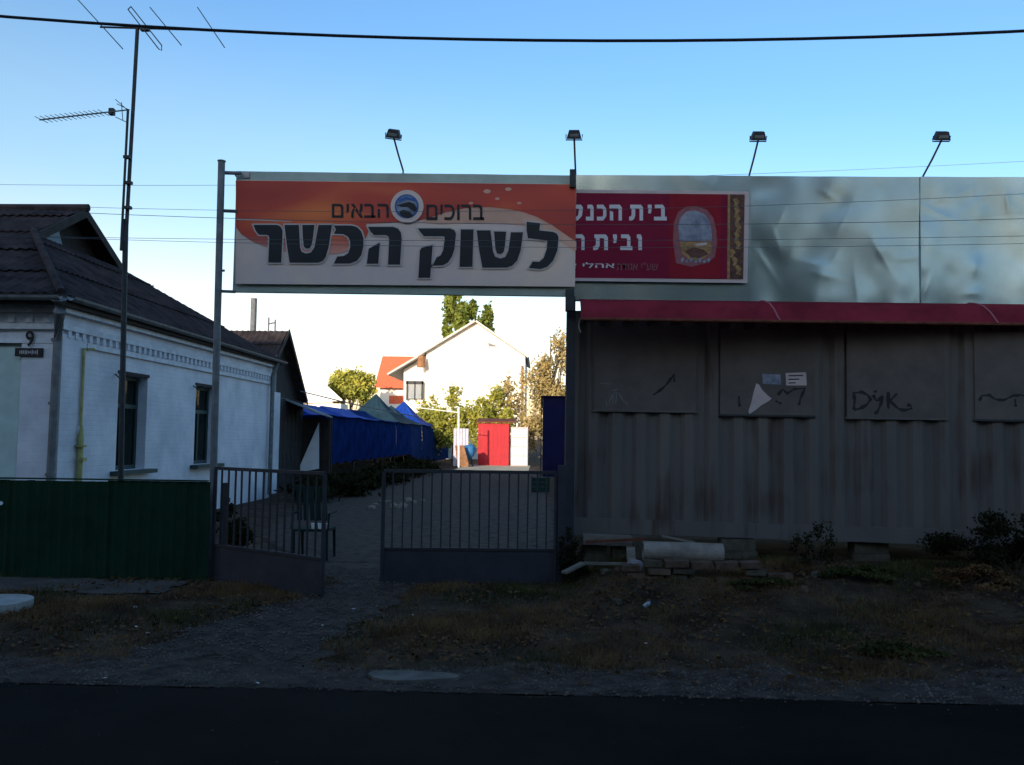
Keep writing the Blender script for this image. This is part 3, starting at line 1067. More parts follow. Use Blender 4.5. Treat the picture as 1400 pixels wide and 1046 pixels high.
def px_tree(label, cat, pxc, pybase, Y, pxw, pytop, n, size, lm, seed, blobs=None, name='tree', tr=0.15, limbs=10):
    k = Y / FPX
    c_ = aty(pxc, 600, Y)
    top = aty(pxc, pytop, Y).z
    w_ = pxw * k / 2
    h = top
    if blobs is None:
        blobs = [(0, 0, h * 0.62, w_ * 0.75, w_ * 0.75, h * 0.36), (-w_ * 0.4, 0, h * 0.5, w_ * 0.55, w_ * 0.5, h * 0.3), (w_ * 0.4, 0.3, h * 0.52, w_ * 0.55, w_ * 0.5, h * 0.3)]
    else:
        blobs = [(b[0] * w_, b[1] * w_, b[2] * h, b[3] * w_, b[4] * w_, b[5] * h) for b in blobs]
    return tree(label, cat, (c_.x, Y, 0), h, blobs, n, size, lm, tr, seed, limbs, name)


px_tree('tall green poplar rising behind the white gabled house', 'tree', 628, 0, 92, 76, 392, 11000, 0.24, 'leaf_green', 11,
        [(-0.2, 0, 0.84, 0.55, 0.55, 0.16), (-0.2, 0, 0.6, 0.7, 0.7, 0.25), (0.15, 0, 0.76, 0.5, 0.5, 0.15), (-0.25, 0, 0.92, 0.35, 0.35, 0.08)], name='poplar_tree')
px_tree('small thin-topped poplar to the right of the tall one', 'tree', 664, 0, 94, 26, 412, 3500, 0.22, 'leaf_green', 12,
        [(0, 0, 0.86, 0.7, 0.7, 0.12), (0, 0, 0.65, 0.9, 0.9, 0.25)], name='poplar_tree')
px_tree('round yellow-green tree left of the red-roofed house', 'tree', 478, 0, 78, 76, 497, 9000, 0.16, 'leaf_yellow', 13,
        [(0, 0, 0.70, 0.8, 0.7, 0.28), (-0.55, 0, 0.74, 0.5, 0.4, 0.16), (0.5, 0, 0.7, 0.55, 0.5, 0.24)])
px_tree('brown autumn tree beside the dark end of the container', 'tree', 752, 0, 50, 92, 442, 8500, 0.09, 'leaf_orange', 14,
        [(0.25, 0, 0.62, 0.75, 0.7, 0.24), (-0.4, 0, 0.52, 0.55, 0.5, 0.22), (0.1, 0, 0.34, 0.9, 0.7, 0.22), (-0.3, 0, 0.22, 0.6, 0.6, 0.2), (0.4, 0, 0.88, 0.3, 0.3, 0.08)], limbs=26, tr=0.16)
shr = [('yellowing bushy shrub in front of the left side of the white house', 618, 54, 70, 516, 'leaf_yellow', 5200),
       ('dense green shrub behind the red shed at its left', 590, 56, 60, 536, 'leaf_yellow', 4200),
       ('golden shrub directly above the red shed roof', 672, 54, 64, 520, 'leaf_yellow', 4600),
       ('tall sparse shrub growing against the white house wall', 694, 55, 52, 500, 'leaf_orange', 2400)]
for i, (lab, pxc, Y, w_, top, lm, n) in enumerate(shr):
    px_tree(lab, 'shrub', pxc, 0, Y, w_, top, n, 0.10, lm, 30 + i,
            [(0, 0, 0.55, 0.9, 0.6, 0.35), (-0.4, 0, 0.4, 0.6, 0.5, 0.35), (0.4, 0, 0.45, 0.6, 0.5, 0.3), (0.1, 0, 0.82, 0.3, 0.3, 0.15)], name='shrub', tr=0.05, limbs=8)

# dark leaf strip standing in for the murky shade below the stalls
hc, hr = [], []
for k in range(60):
    yy = 20.5 + k * 0.34
    hc.append((random.uniform(-6.0, -4.9), yy, 0.2 + random.uniform(-0.05, 0.12)))
    hr.append((0.5, 0.4, 0.24 + random.uniform(-0.08, 0.08)))
hd = leaves('shade_leaves', hc, hr, 15000, 0.07, 'leaf_dark', seed=5)
tag(hd, 'low dark leaf strip standing in for the shade in front of the blue stalls', 'shade_leaves')

# ------------------------------------------------------------------ far houses
def far_gable_house(name, label, Y, depth, pts_wall, roof_edge, z0=0.0):
    pass


Yw = 62.0
wh = thing('white_house', 'sunlit white gabled house at the end of the passage', 'house', (aty(650, 600, Yw).x, Yw, 0))
apex = aty(650, 441, Yw)
eL, eR = aty(583, 481, Yw), aty(718, 487, Yw)
lwL = aty(545, 507, Yw)
wallpts = [(eL.x, Yw, 0), (eR.x, Yw, 0), (eR.x, Yw, eR.z), (apex.x, Yw, apex.z), (eL.x, Yw, eL.z)]
MB().poly(wallpts, (0, 9, 0)).build('wall', 'white_far', wh)


def roofslab(a, b, parent, m, t_=0.13, y0=-0.5, y1=9.4, nm='roof'):
    a, b = Vector(a), Vector(b)
    d = (b - a)
    n_ = Vector((-d.z, 0, d.x)).normalized()
    if n_.z < 0:
        n_ = -n_
    q = [a, b, b + n_ * t_, a + n_ * t_]
    return MB().poly([p + Vector((0, y0, 0)) for p in q], (0, y1 - y0, 0)).build(nm, m, parent)


roofslab(aty(574, 489, Yw), apex, wh, 'grey_far')if False else None
M['grey_far'] = mat('pale_grey_roof', (0.52, 0.50, 0.47), 0.9, var=0.1)
roofslab(aty(574, 487, Yw), apex, wh, 'grey_far')
roofslab(apex + Vector((0.02, 0, 0)), aty(722, 490, Yw), wh, 'grey_far')
# lower left wing
y2 = Yw + 0.5
lo = [aty(552, 640, y2), aty(583, 640, y2), aty(583, 486, y2), aty(552, 505, y2)]
MB().poly([(lo[0].x, y2, 0), (lo[1].x, y2, 0), (lo[2].x, y2, lo[2].z), (lo[3].x, y2, lo[3].z)], (0, 6, 0)).build('wing_wall', 'white_far', wh)
roofslab(aty(533, 514, y2), aty(582, 485, y2), wh, 'grey_far', y0=-0.9, y1=6.0, nm='wing_roof')
# round chimney-like vent under the eaves and small flat triangles on the gable
MB().tube([aty(576, 487, Yw - 0.6), aty(576, 502, Yw - 0.6)], [0.25, 0.32], 10).build('vent', 'brown', wh)
v = [aty(667, 468, Yw - 0.02), aty(682, 474, Yw - 0.02), aty(668, 474, Yw - 0.02)]
MB().poly(v, (0, 0.019, 0)).build('gable_triangle', 'galv', wh)
v = [aty(621, 472, Yw - 0.02), aty(631, 466, Yw - 0.02), aty(631, 472, Yw - 0.02)]
MB().poly(v, (0, 0.019, 0)).build('gable_triangle', 'grey_far', wh)
# glazed porch / window group
wf = MB()
for (xa, ya_, xb, yb_) in ((555, 521, 558, 547), (576, 521, 579, 547), (555, 521, 579, 525), (566, 521, 568, 547)):
    a, b = aty(xa, yb_, y2 - 0.3), aty(xb, ya_, y2 - 0.3)
    wf.box(a.x, b.x, y2 - 0.3, y2 - 0.2, a.z, b.z)
w = wf.build('window', 'dark_metal', wh)
a, b = aty(558, 545, y2 - 0.25), aty(576, 525, y2 - 0.25)
MB().box(a.x, b.x, y2 - 0.24, y2 - 0.23, a.z, b.z).build('pane', 'lamp_glass', w)
a, b = aty(714, 500, Yw - 0.2), aty(714, 640, Yw - 0.2)
MB().tube([(a.x, Yw - 0.15, a.z), (a.x, Yw - 0.15, 0)], 0.08, 8).build('drainpipe', 'brown', wh)
settle(wh)

Yr = 84.0
rh = thing('red_roofed_house', 'white house with bright red roof far behind the stalls', 'house', (aty(540, 600, Yr).x, Yr, 0))
a, b = aty(517, 640, Yr + 0.6), aty(600, 529, Yr + 0.6)
MB().box(a.x, b.x, Yr + 0.6, Yr + 8, 0, b.z).build('wall', 'white_far', rh)
q = [aty(512, 530, Yr), aty(600, 532, Yr), aty(594, 490, Yr + 4), aty(523, 489, Yr + 4)]
MB().poly(q, (0, 0, 0.15)).build('roof', 'roof_red', rh)
q = [aty(532, 552, Yr + 0.55), aty(556, 552, Yr + 0.55), aty(556, 541, Yr + 0.55), aty(532, 541, Yr + 0.55)]
MB().poly(q, (0, 0.03, 0)).build('basement_band', 'roof_red', rh)
settle(rh)

Ys = 70.0
sh = thing('white_roofed_shed', 'low shed with bright white roof behind the nearest blue stall', 'shed', (aty(430, 600, Ys).x, Ys, 0))
q = [aty(400, 560, Ys), aty(470, 548, Ys), aty(436, 514, Ys + 3), aty(412, 500, Ys + 3)]
MB().poly([aty(396, 552, Ys), aty(468, 548, Ys), aty(418, 502, Ys + 3), aty(380, 502, Ys + 3)], (0, 0, 0.1)).build('roof', 'white_far', sh)
a, b = aty(398, 640, Ys + 0.4), aty(466, 552, Ys + 0.4)
MB().box(a.x, b.x, Ys + 0.4, Ys + 3, 0, b.z).build('wall', 'white_far', sh)
settle(sh)

# ------------------------------------------------------------------ sunlit yard things
Yd = 48.5
rs = thing('red_shed', 'bright red metal shed standing in the sunlit yard', 'shed', (aty(675, 600, Yd).x, Yd, 0))
a, b = aty(653, 637, Yd), aty(696, 579, Yd)
nb = 8
for k in range(nb):
    xa = a.x + (b.x - a.x) * k / nb
    xb = a.x + (b.x - a.x) * (k + 1) / nb - 0.006
    MB().box(xa, xb, Yd - 0.02 * (k % 2), Yd + 0.03, 0.03, b.z).build('front_panel', 'red', rs)
MB().box(a.x, a.x + 0.03, Yd + 0.031, Yd + 2, 0.03, b.z - 0.02).box(b.x - 0.03, b.x, Yd + 0.031, Yd + 2, 0.03, b.z - 0.02).build('side_wall', 'red', rs)
MB().poly([(a.x - 0.12, Yd - 0.25, b.z + 0.04), (b.x + 0.35, Yd - 0.25, b.z + 0.04), (b.x + 0.35, Yd + 2.1, b.z + 0.25), (a.x - 0.12, Yd + 2.1, b.z + 0.25)], (0, 0, 0.07)).build('roof', 'rust', rs)
settle(rs)

cb = thing('white_cabinet', 'cream white panelled cabinet standing right of the red shed', 'cabinet', (aty(709, 600, Yd).x, Yd, 0))
a, b = aty(698, 640, Yd - 0.4), aty(722, 584, Yd - 0.4)
MB().box(a.x, b.x, Yd - 0.36, Yd + 0.3, 0.02, b.z).build('body', 'border', cb)
for k in range(4):
    z0 = 0.1 + k * (b.z - 0.15) / 4
    MB().box(a.x + 0.07, b.x - 0.25, Yd - 0.40, Yd - 0.361, z0, z0 + (b.z - 0.15) / 4 - 0.07).build('panel', 'white_far', cb)
    MB().box(b.x - 0.2, b.x - 0.05, Yd - 0.40, Yd - 0.361, z0, z0 + (b.z - 0.15) / 4 - 0.07).build('panel', 'white_far', cb)
settle(cb)

a, b = aty(620, 609, 47), aty(641, 586, 47)
lv = thing('lavender_board_fence', 'short lavender board fence panel at the left of the sunlit yard', 'fence', (a.x, 47, 0))
for k in range(5):
    xa = a.x + (b.x - a.x) * k / 5
    MB().box(xa, xa + (b.x - a.x) / 5 - 0.02, 47 - 0.01 * (k % 2), 47.04, 0.02, b.z).build('board', 'lavender', lv)
settle(lv)
p = [aty(622, 609, 45.5), aty(634, 609, 45.5), aty(642, 641, 45.5), aty(626, 643, 45.5)]
for q in p:
    q.z = max(q.z, 0.02)
tag(MB().poly(p, (0, 0.25, 0)).build('brown_board', 'brown', None), 'brown board leaning at the left edge of the sunlit yard', 'board')
c_ = aty(642, 618, 46.5)
mb = MB()
mb.tube([(c_.x - 0.25, 46.5, 0.35), (c_.x - 0.1, 46.5, 0.75), (c_.x + 0.05, 46.5, 1.05), (c_.x, 46.5, 1.2)], [0.18, 0.38, 0.36, 0.12], 12)
bb = thing('blue_bundle', 'blue plastic bundle on dark stand beside the red shed', 'bundle', (c_.x, 46.5, 0))
mb.build('bundle_cover', 'blue_plastic', bb, True)
for dx in (-0.25, 0.2):
    MB().tube([(c_.x + dx, 46.4, 0), (c_.x + dx * 0.4, 46.5, 0.5)], 0.05, 6).build('leg', 'dark_metal', bb)
settle(bb)
a, b = aty(627, 643, 44), aty(627, 556, 44)
tag(MB().tube([(a.x, 44, 0), (b.x, 44, b.z)], 0.05, 10).build('pale_post', 'white_far', None), 'thin pale post at the left edge of the sunlit yard', 'post')
tag(MB().tube([(b.x, 44, b.z - 0.3), aty(560, 556, 44)], 0.025, 6).build('pale_cable', 'white_far', None), 'pale cable running left from the post to the stalls', 'cable')

# navy tarp stall on the right
ns = thing('navy_tarp_stall', 'navy blue tarp stall on the right behind the container', 'market stall', (1.5, 30, 0))
vs, fs = [], []
for k in range(30):
    xx = 0.07 + 3.2 * k / 29
    dy = 0.05 * math.sin(k * 1.1)
    vs += [(xx, 28 + dy, 0.35), (xx, 28 + dy * 0.4, aty(750, 541, 28).z)]
    if k:
        fs.append((2 * k - 2, 2 * k, 2 * k + 1, 2 * k - 1))
MB().add(vs, fs).build('front_tarp', 'tarp_navy', ns)
MB().box(0.0, 0.03, 28.05, 36, 0.35, 2.8).build('side_tarp', 'tarp_navy', ns)
MB().poly([(0.0, 27.9, 2.92), (3.3, 27.9, 2.92), (3.3, 36, 3.1), (0.0, 36, 2.9)], (0, 0, 0.03)).build('roof_tarp', 'tarp_navy', ns)
for x_ in (0.08, 3.25):
    MB().tube([(x_, 28.1, 0), (x_, 28.1, 2.9)], 0.03, 6).build('pole', 'galv', ns)
settle(ns)

# green crate in passage
a, b = aty(727, 672, 25.5), aty(751, 653, 25.5)
cr_ = thing('green_crate', 'dark green plastic crate standing at the end of the container side', 'crate', ((a.x + b.x) / 2, 25.7, 0))
for k in range(3):
    z0 = 0.03 + k * 0.14
    m_ = MB()
    m_.box(a.x, b.x, 25.5, 25.52, z0, z0 + 0.11).box(a.x, b.x, 25.88, 25.9, z0, z0 + 0.11).box(a.x, a.x + 0.02, 25.521, 25.879, z0, z0 + 0.11).box(b.x - 0.02, b.x, 25.521, 25.879, z0, z0 + 0.11)
    m_.build('slat', 'chair', cr_)
m_ = MB()
for x_ in (a.x - 0.011, b.x - 0.009):
    for y_ in (25.49, 25.89):
        m_.box(x_, x_ + 0.02, y_, y_ + 0.02, 0, 0.46)
m_.build('corner_post', 'chair', cr_)
settle(cr_)

# rubble stones beside the path
for k in range(9):
    p = atz(506 + k * 8.5 + random.uniform(-3, 3), 690 + random.uniform(-5, 7))
    r_ = random.uniform(0.07, 0.15)
    bm = bmesh.new()
    bmesh.ops.create_icosphere(bm, subdivisions=1, radius=r_)
    for v in bm.verts:
        v.co *= random.uniform(0.75, 1.2)
        v.co.z *= 0.7
    me = bpy.data.meshes.new('rubble_stone')
    bm.to_mesh(me)
    bm.free()
    me.materials.append(M['rubble'])
    o = bpy.data.objects.new('rubble_stone', me)
    COL.objects.link(o)
    o.location = (p.x, p.y, gzs(p.x, p.y) + r_ * 0.35)
    tag(o, 'pale rubble stone in the row beside the passage path', 'stone', 'rubble stones in the passage')

# wire and pipe hanging over the passage
w0, w1, w2 = aty(411, 535, 22), aty(480, 552, 22), aty(570, 570, 22)
tag(MB().tube([w0, w1, w2], 0.016, 6).build('hanging_wire', 'galv', None), 'sloping wire from the annex gable over the blue stalls', 'wire')

# ------------------------------------------------------------------ green fence
YF = 9.5
gf = thing('green_fence', 'low dark green profiled metal fence in front of the white house', 'fence', (-6, YF, 0))
xa = -10.4
xe = aty(283, 700, YF).x
nsheet = 6
wS = (xe - xa) / nsheet
for k in range(nsheet):
    x0 = xa + k * wS
    vs, fs = [], []
    q = 0
    x_ = x0
    prof = []
    while x_ < x0 + wS + 0.01:
        prof += [(x_, 0.0), (x_ + 0.07, 0.0), (x_ + 0.085, -0.011), (x_ + 0.115, -0.011)]
        x_ += 0.13
    dz = random.uniform(-0.008, 0.006)
    for i, (px_, py_) in enumerate(prof):
        vs += [(px_, YF + py_ + 0.004 * (k % 2), 0.0), (px_, YF + py_ + 0.004 * (k % 2), 1.065 + dz)]
        if i:
            fs.append((2 * i - 2, 2 * i, 2 * i + 1, 2 * i - 1))
    MB().add(vs, fs).build('fence_sheet', 'green_fence', gf)
MB().box(xa, xe, YF - 0.024, YF + 0.03, 1.073, 1.088).build('top_cap', 'green_fence', gf)
for k in range(4):
    x_ = xa + 0.3 + k * 2.2
    MB().box(x_, x_ + 0.06, YF + 0.012, YF + 0.07, 0, 1.06).build('post', 'dark_metal', gf)
MB().box(xa, xe, YF + 0.072, YF + 0.1, 0.85, 0.89).build('rail', 'dark_metal', gf)
MB().obox((xa + 0.0, YF, 0.6), (0.02, 0.02, 0.02), (0, 0, 0))
MB().tube([aty(1, 688, YF - 0.03), aty(1, 688, YF - 0.05)], 0.022, 10).build('rivet', 'paper', gf)
settle(gf)

# ------------------------------------------------------------------ gate leaves
def gate_leaf(name, label, H, E, free_post=True, nb=17, top=1.2, pan=0.36):
    """H hinge point (x,y), E free end"""
    t_ = thing(name, label, 'gate', (H[0], H[1], 0), 'entrance gate leaves')
    d = Vector((E[0] - H[0], E[1] - H[1], 0))
    L = d.length
    ang = math.atan2(d.y, d.x)
    t_.rotation_euler = (0, 0, ang)
    MB().tube([(0, 0, 0.02), (0, 0, top)], 0.022, 8).build('side_post', 'gate', t_)
    MB().tube([(L, 0, 0.02), (L, 0, top)], 0.022, 8).build('side_post', 'gate', t_)
    MB().box(0.0, L, -0.018, 0.018, top, top + 0.035).build('top_rail', 'bar', t_)
    MB().box(0.023, L - 0.023, -0.016, 0.016, pan + 0.001, pan + 0.03).build('mid_rail', 'bar', t_)
    MB().box(0.023, L - 0.023, -0.006, 0.006, 0.03, pan).build('solid_panel', 'gate', t_)
    MB().box(0.023, L - 0.023, -0.016, 0.016, 0.0, 0.029).build('bottom_rail', 'gate', t_)
    b0 = MB().box(-0.008, 0.008, -0.008, 0.008, pan + 0.031, top).build('bar', 'bar', t_)
    b0.location = (L / (nb + 1), 0, 0)
    for k in range(2, nb + 1):
        c_ = b0.copy()
        COL.objects.link(c_)
        c_.location = (L * k / (nb + 1), 0, 0)
        c_.rotation_euler = (0, random.uniform(-0.008, 0.008), 0)
    return t_


h1 = aty(294, 700, 9.62)
e1 = atz(440, 817, 0.0)
gate_leaf('gate_leaf', 'left leaf of the grey barred gate, swung open towards the street', (h1.x, 9.6), (e1.x, e1.y), nb=14)
h2 = aty(760, 700, 9.62)
e2 = aty(525, 700, 9.55)
gate_leaf('gate_leaf', 'right leaf of the grey barred gate, closed beside the container', (h2.x, 9.62), (e2.x, 9.5), nb=17)
tag(MB().box(h2.x + 0.02, h2.x + 0.11, 9.58, 9.67, 0, 1.3).build('gate_post', 'gate', None), 'square grey gate post against the container corner', 'post')

# ------------------------------------------------------------------ entrance sign
YB = 9.95
sg = thing('entrance_sign_frame', 'long grey steel sign frame spanning the gateway on a tall post', 'sign frame', (aty(290, 790, 9.75).x, 9.75, 0))
pb, pt = aty(288, 790, 9.75), aty(303, 221, 9.75)
MB().tube([(pb.x, 9.75, 0.0), (pt.x, 9.75, pt.z)], 0.040, 12).build('post', 'galv', sg)
MB().tube([(pt.x, 9.75, pt.z), (pt.x, 9.75, pt.z + 0.012)], 0.048, 12).build('post_cap', 'galv', sg)
for (py, pe, r_) in ((236, 330, 0.022), (288, 324, 0.02), (398, 322, 0.018)):
    a, b = aty(300 if py < 300 else 298, py, 9.77), aty(pe, py + 1, 9.9)
    MB().tube([a, b], r_, 8).build('arm', 'galv', sg)
a, b = aty(299, 370, 9.75), aty(307, 370, 9.75)
MB().tube([a, b], 0.014, 8).build('stub', 'galv', sg)


def dented(name, x0, x1, z0f, z1f, Y, amp, seed, material, parent, nx=60, nzr=36, edge=0.04, dx=0.0, tilt=0.0):
    vs, fs = [], []
    r = random.Random(seed)
    dents = [(r.uniform(x0, x1), r.uniform(0, 1), r.uniform(0.07, 0.24), r.uniform(-1, 1)) for _ in range(int(20 * (x1 - x0)))]
    cre = [(r.uniform(x0, x1), r.uniform(0, 1), r.uniform(0, math.pi), r.uniform(0.08, 0.26), r.uniform(0.4, 1)) for _ in range(int(7 * (x1 - x0)))]
    for i in range(nx + 1):
        x = x0 + (x1 - x0) * i / nx
        za, zb = z0f(x), z1f(x)
        for j in range(nzr + 1):
            v_ = j / nzr
            z = za + (zb - za) * v_
            d = 0.7 * math.sin(x * 2.1 + seed) * math.sin(v_ * 3.3 + seed * 2 + x) + 0.35 * math.sin(x * 6.5 + v_ * 4 + seed)
            for (cx_, cv, r_, s_) in dents:
                q = ((x - cx_) ** 2 + ((v_ - cv) * 1.4) ** 2) / (r_ * r_)
                if q < 6:
                    d += 1.1 * s_ * r_ / 0.2 * math.exp(-q)
            for (cx_, cv, an, ln, s_) in cre:
                u_ = (x - cx_) * math.cos(an) + (v_ - cv) * 1.4 * math.sin(an)
                w_ = -(x - cx_) * math.sin(an) + (v_ - cv) * 1.4 * math.cos(an)
                if abs(u_) < ln * 2 and abs(w_) < 0.25:
                    d += 0.6 * s_ * math.exp(-abs(w_) / 0.045) * math.exp(-(u_ / ln) ** 2)
            # lower edge scalloped between fixings
            d += 0.45 * math.exp(-v_ / 0.12) * math.sin(x * 13 + seed + math.sin(x * 3.1))
            vs.append((x, Y + dx - amp * d - tilt * (v_ - 0.5), z))
    for i in range(nx):
        for j in range(nzr):
            a_ = i * (nzr + 1) + j
            fs.append((a_, a_ + nzr + 1, a_ + nzr + 2, a_ + 1))
    o_ = MB().add(vs, fs).build(name, material, parent, True)
    return o_


def edge_fn(p, q):
    return lambda x: p.z + (q.z - p.z) * (x - p.x) / (q.x - p.x)


Lb, Rb = aty(318, 399, YB), aty(786, 405, YB)
Lt, Rt = aty(320, 234, YB), aty(786, 240, YB)
dented('backing_sheet', Lb.x, Rb.x, edge_fn(Lb, Rb), edge_fn(Lt, Rt), YB, 0.004, 3, 'backing', sg, 60, 14)
MB().poly([Lb + Vector((0, 0.03, 0)), Rb + Vector((0, 0.03, 0)), Rb + Vector((0, 0.03, 0.05)), Lb + Vector((0, 0.03, 0.05))], (0, 0.04, 0)).build('lower_rail', 'galv', sg)
MB().poly([Lt + Vector((0, 0.03, 0)), Rt + Vector((0, 0.03, 0)), Rt + Vector((0, 0.03, -0.05)), Lt + Vector((0, 0.03, -0.05))], (0, 0.04, 0)).build('upper_rail', 'galv', sg)
a, b = aty(783, 256, 9.86), aty(783, 232, 9.86)
MB().box(a.x - 0.035, a.x + 0.035, 9.84, 9.9, a.z, b.z).build('clamp', 'dark_metal', sg)
a, b = aty(779, 425, 9.86), aty(779, 396, 9.86)
MB().box(a.x - 0.05, a.x + 0.05, 9.84, 9.94, a.z, b.z).build('clamp', 'dark_metal', sg)
for px in (337,):
    a, b = aty(px - 4, 243, 9.93), aty(px + 4, 235, 9.93)
    MB().box(a.x, b.x, 9.925, 9.935, a.z, b.z).build('clip', 'border', sg)
settle(sg)


# --- orange banner, tied on the frame
def smooth_poly(pts, it=2):
    for _ in range(it):
        out = []
        n = len(pts)
        for i in range(n):
            p, q = pts[i], pts[(i + 1) % n]
            out.append((p[0] * 0.75 + q[0] * 0.25, p[1] * 0.75 + q[1] * 0.25))
            out.append((p[0] * 0.25 + q[0] * 0.75, p[1] * 0.25 + q[1] * 0.75))
        pts = out
    return pts


def rc(pts, sharp_r=0.16):
    """cut corners slightly"""
    out = []
    n = len(pts)
    for i in range(n):
        a, p, b = pts[i - 1], pts[i], pts[(i + 1) % n]
        r1 = min(0.3, 2.5 / max(1e-6, math.dist(a, p)))
        r2 = min(0.3, 2.5 / max(1e-6, math.dist(b, p)))
        out.append((p[0] + (a[0] - p[0]) * r1 * 0.35, p[1] + (a[1] - p[1]) * r1 * 0.35))
        out.append((p[0] + (b[0] - p[0]) * r2 * 0.35, p[1] + (b[1] - p[1]) * r2 * 0.35))
    return out


YO = 9.90
bn = thing('orange_banner', 'orange and white banner with large black Hebrew lettering over the gateway', 'banner', (aty(555, 388, YO).x, YO, aty(555, 388, YO).z))
corners = [aty(322, 388, YO), aty(786, 392, YO), aty(788, 252, YO), aty(323, 246, YO)]
MB().poly(corners, (0, 0.012, 0)).build('cloth', 'banner_white', bn)


def flat_print(name, pxs, material, parent, Y, k, thick=0.0015):
    pts = [aty(x, y, Y) for x, y in pxs]
    for p in pts:
        p.y = Y - 0.0035 * k
    return MB().poly(pts, (0, thick, 0)).build(name, material, parent)


red_edge = [(322.5, 247), (787.5, 252.5), (787, 330), (775, 322), (755, 308), (735, 297), (715, 290), (695, 286), (670, 283), (640, 284), (610, 290), (590, 297), (570, 302), (545, 304), (520, 305), (500, 306),
            (505, 312), (502, 322), (495, 333), (480, 342), (462, 347), (440, 348), (415, 347), (390, 344), (365, 338), (345, 330), (330, 320), (323, 311)]
beige = [(575, 304), (600, 293), (640, 283), (680, 282.5), (715, 288), (745, 301), (770, 317), (787, 330), (787, 345), (765, 330), (740, 316), (710, 308), (680, 305), (640, 305), (600, 307)]
flat_print('beige_band', beige, 'banner_beige', bn, YO, 1)
flat_print('orange_field', red_edge, 'banner_orange', bn, YO, 2)
thin = [(322.5, 299.5), (360, 300.5), (400, 303), (400, 303.8), (360, 302), (322.5, 301)]
flat_print('pale_streak', thin, 'banner_halo', bn, YO, 3)
for (x, y, r_) in ((666, 262, 4), (695, 259, 3.5), (680, 272, 2.5), (710, 278, 2.5), (644, 278, 2.5)):
    pts = [(x + r_ * 1.3 * math.cos(t_ * math.pi / 4), y + r_ * 0.7 * math.sin(t_ * math.pi / 4)) for t_ in range(8)]
    flat_print('pale_fleck', pts, 'banner_beige', bn, YO, 3)


def z4(p):
    return [(330 + x / 6.087, 260 + y / 6.087) for x, y in p]


def z5(p):
    return [(540 + x / 5.833, 240 + y / 5.833) for x, y in p]


SH1L = [(360, 290), (478, 290), (430, 320), (425, 400)]
letters = [
    ('resh', [z4([(105, 292), (300, 292), (330, 305), (346, 340), (345, 400), (335, 605), (228, 605), (236, 400), (230, 382), (215, 374), (150, 374), (122, 340)])]),
    ('shin', [z4([(362, 292), (482, 292), (492, 480), (505, 515), (540, 530), (580, 522), (610, 480), (645, 292), (757, 292), (728, 480), (705, 560), (680, 592), (640, 606), (405, 606), (385, 480)]),
              z4([(510, 292), (612, 292), (598, 400), (588, 460), (570, 487), (540, 490), (522, 470), (515, 400)])]),
    ('kaf', [z4([(772, 297), (920, 297), (965, 310), (1000, 345), (1018, 400), (1018, 470), (1000, 545), (965, 590), (905, 613), (772, 613), (800, 556), (855, 550), (890, 528), (908, 480), (908, 430), (890, 390), (850, 368), (772, 366), (790, 330)])]),
    ('he', [z4([(1055, 308), (1265, 308), (1305, 322), (1330, 355), (1336, 410), (1322, 622), (1222, 622), (1232, 410), (1225, 388), (1205, 376), (1105, 376), (1075, 345)]),
            z4([(1062, 490), (1155, 438), (1142, 615), (1045, 615)])]),
    ('qof', [z5([(183, 424), (440, 424), (475, 438), (488, 465), (476, 590), (455, 650), (425, 695), (385, 718), (300, 722), (333, 655), (365, 640), (385, 600), (398, 510), (395, 492), (380, 487), (232, 487), (205, 455)]),
             z5([(200, 600), (215, 578), (302, 556), (282, 818), (188, 818)])]),
    ('vav', [z5([(526, 432), (628, 432), (619, 730), (516, 730)])]),
    ('shin', [z5([(652, 440), (762, 440), (784, 610), (800, 650), (842, 664), (880, 652), (905, 600), (925, 455), (1022, 455), (1003, 600), (975, 680), (935, 722), (890, 737), (698, 737), (672, 600)]),
              z5([(790, 448), (888, 450), (878, 560), (868, 612), (845, 630), (815, 625), (802, 590)])]),
    ('lamed', [z5([(1050, 372), (1158, 382), (1152, 440), (1262, 452), (1292, 466), (1305, 495), (1295, 600), (1262, 680), (1215, 730), (1160, 748), (1068, 740), (1098, 688), (1150, 690), (1185, 660), (1210, 590), (1215, 520), (1060, 502), (1050, 440)])]),
]
for nm, polys in letters:
    L0 = None
    for j, pp in enumerate(polys):
        # pale outline behind the letter
        cxm = sum(p[0] for p in pp) / len(pp)
        cym = sum(p[1] for p in pp) / len(pp)
        if L0 is None:
            L0 = flat_print('letter', pp, 'ink', bn, YO, 5)
        else:
            o2 = flat_print('letter_stroke', pp, 'ink', L0, YO, 5)
# offset outlines
for nm, polys in letters:
    for pp in polys:
        n = len(pp)
        area = sum(pp[i][0] * pp[(i + 1) % n][1] - pp[(i + 1) % n][0] * pp[i][1] for i in range(n))
        sg_ = 1 if area > 0 else -1
        out = []
        for i in range(n):
            a, p, b = Vector(pp[i - 1]), Vector(pp[i]), Vector(pp[(i + 1) % n])
            d1, d2 = (p - a).normalized(), (b - p).normalized()
            n1, n2 = Vector((d1.y, -d1.x)) * sg_, Vector((d2.y, -d2.x)) * sg_
            m_ = (n1 + n2)
            m_ = m_ / max(0.5, m_.length_squared / 2) if m_.length > 0.2 else n1
            out.append(tuple(p + m_ * 1.9))
        flat_print('letter_outline', out, 'banner_halo', bn, YO, 4, 0.001)
text_mesh('small_word', 'הבאים'[::-1], 'ink', bn, 454, 532, 298, 279, YO, -0.012, 0.012)
text_mesh('small_word', 'ברוכים'[::-1], 'ink', bn, 583, 662, 301, 280, YO, -0.012, 0.012)


def disc(cx_, cy_, r_, n=32, sx=1.0):
    return [(cx_ + r_ * sx * math.cos(2 * math.pi * k / n), cy_ + r_ * math.sin(2 * math.pi * k / n)) for k in range(n)]


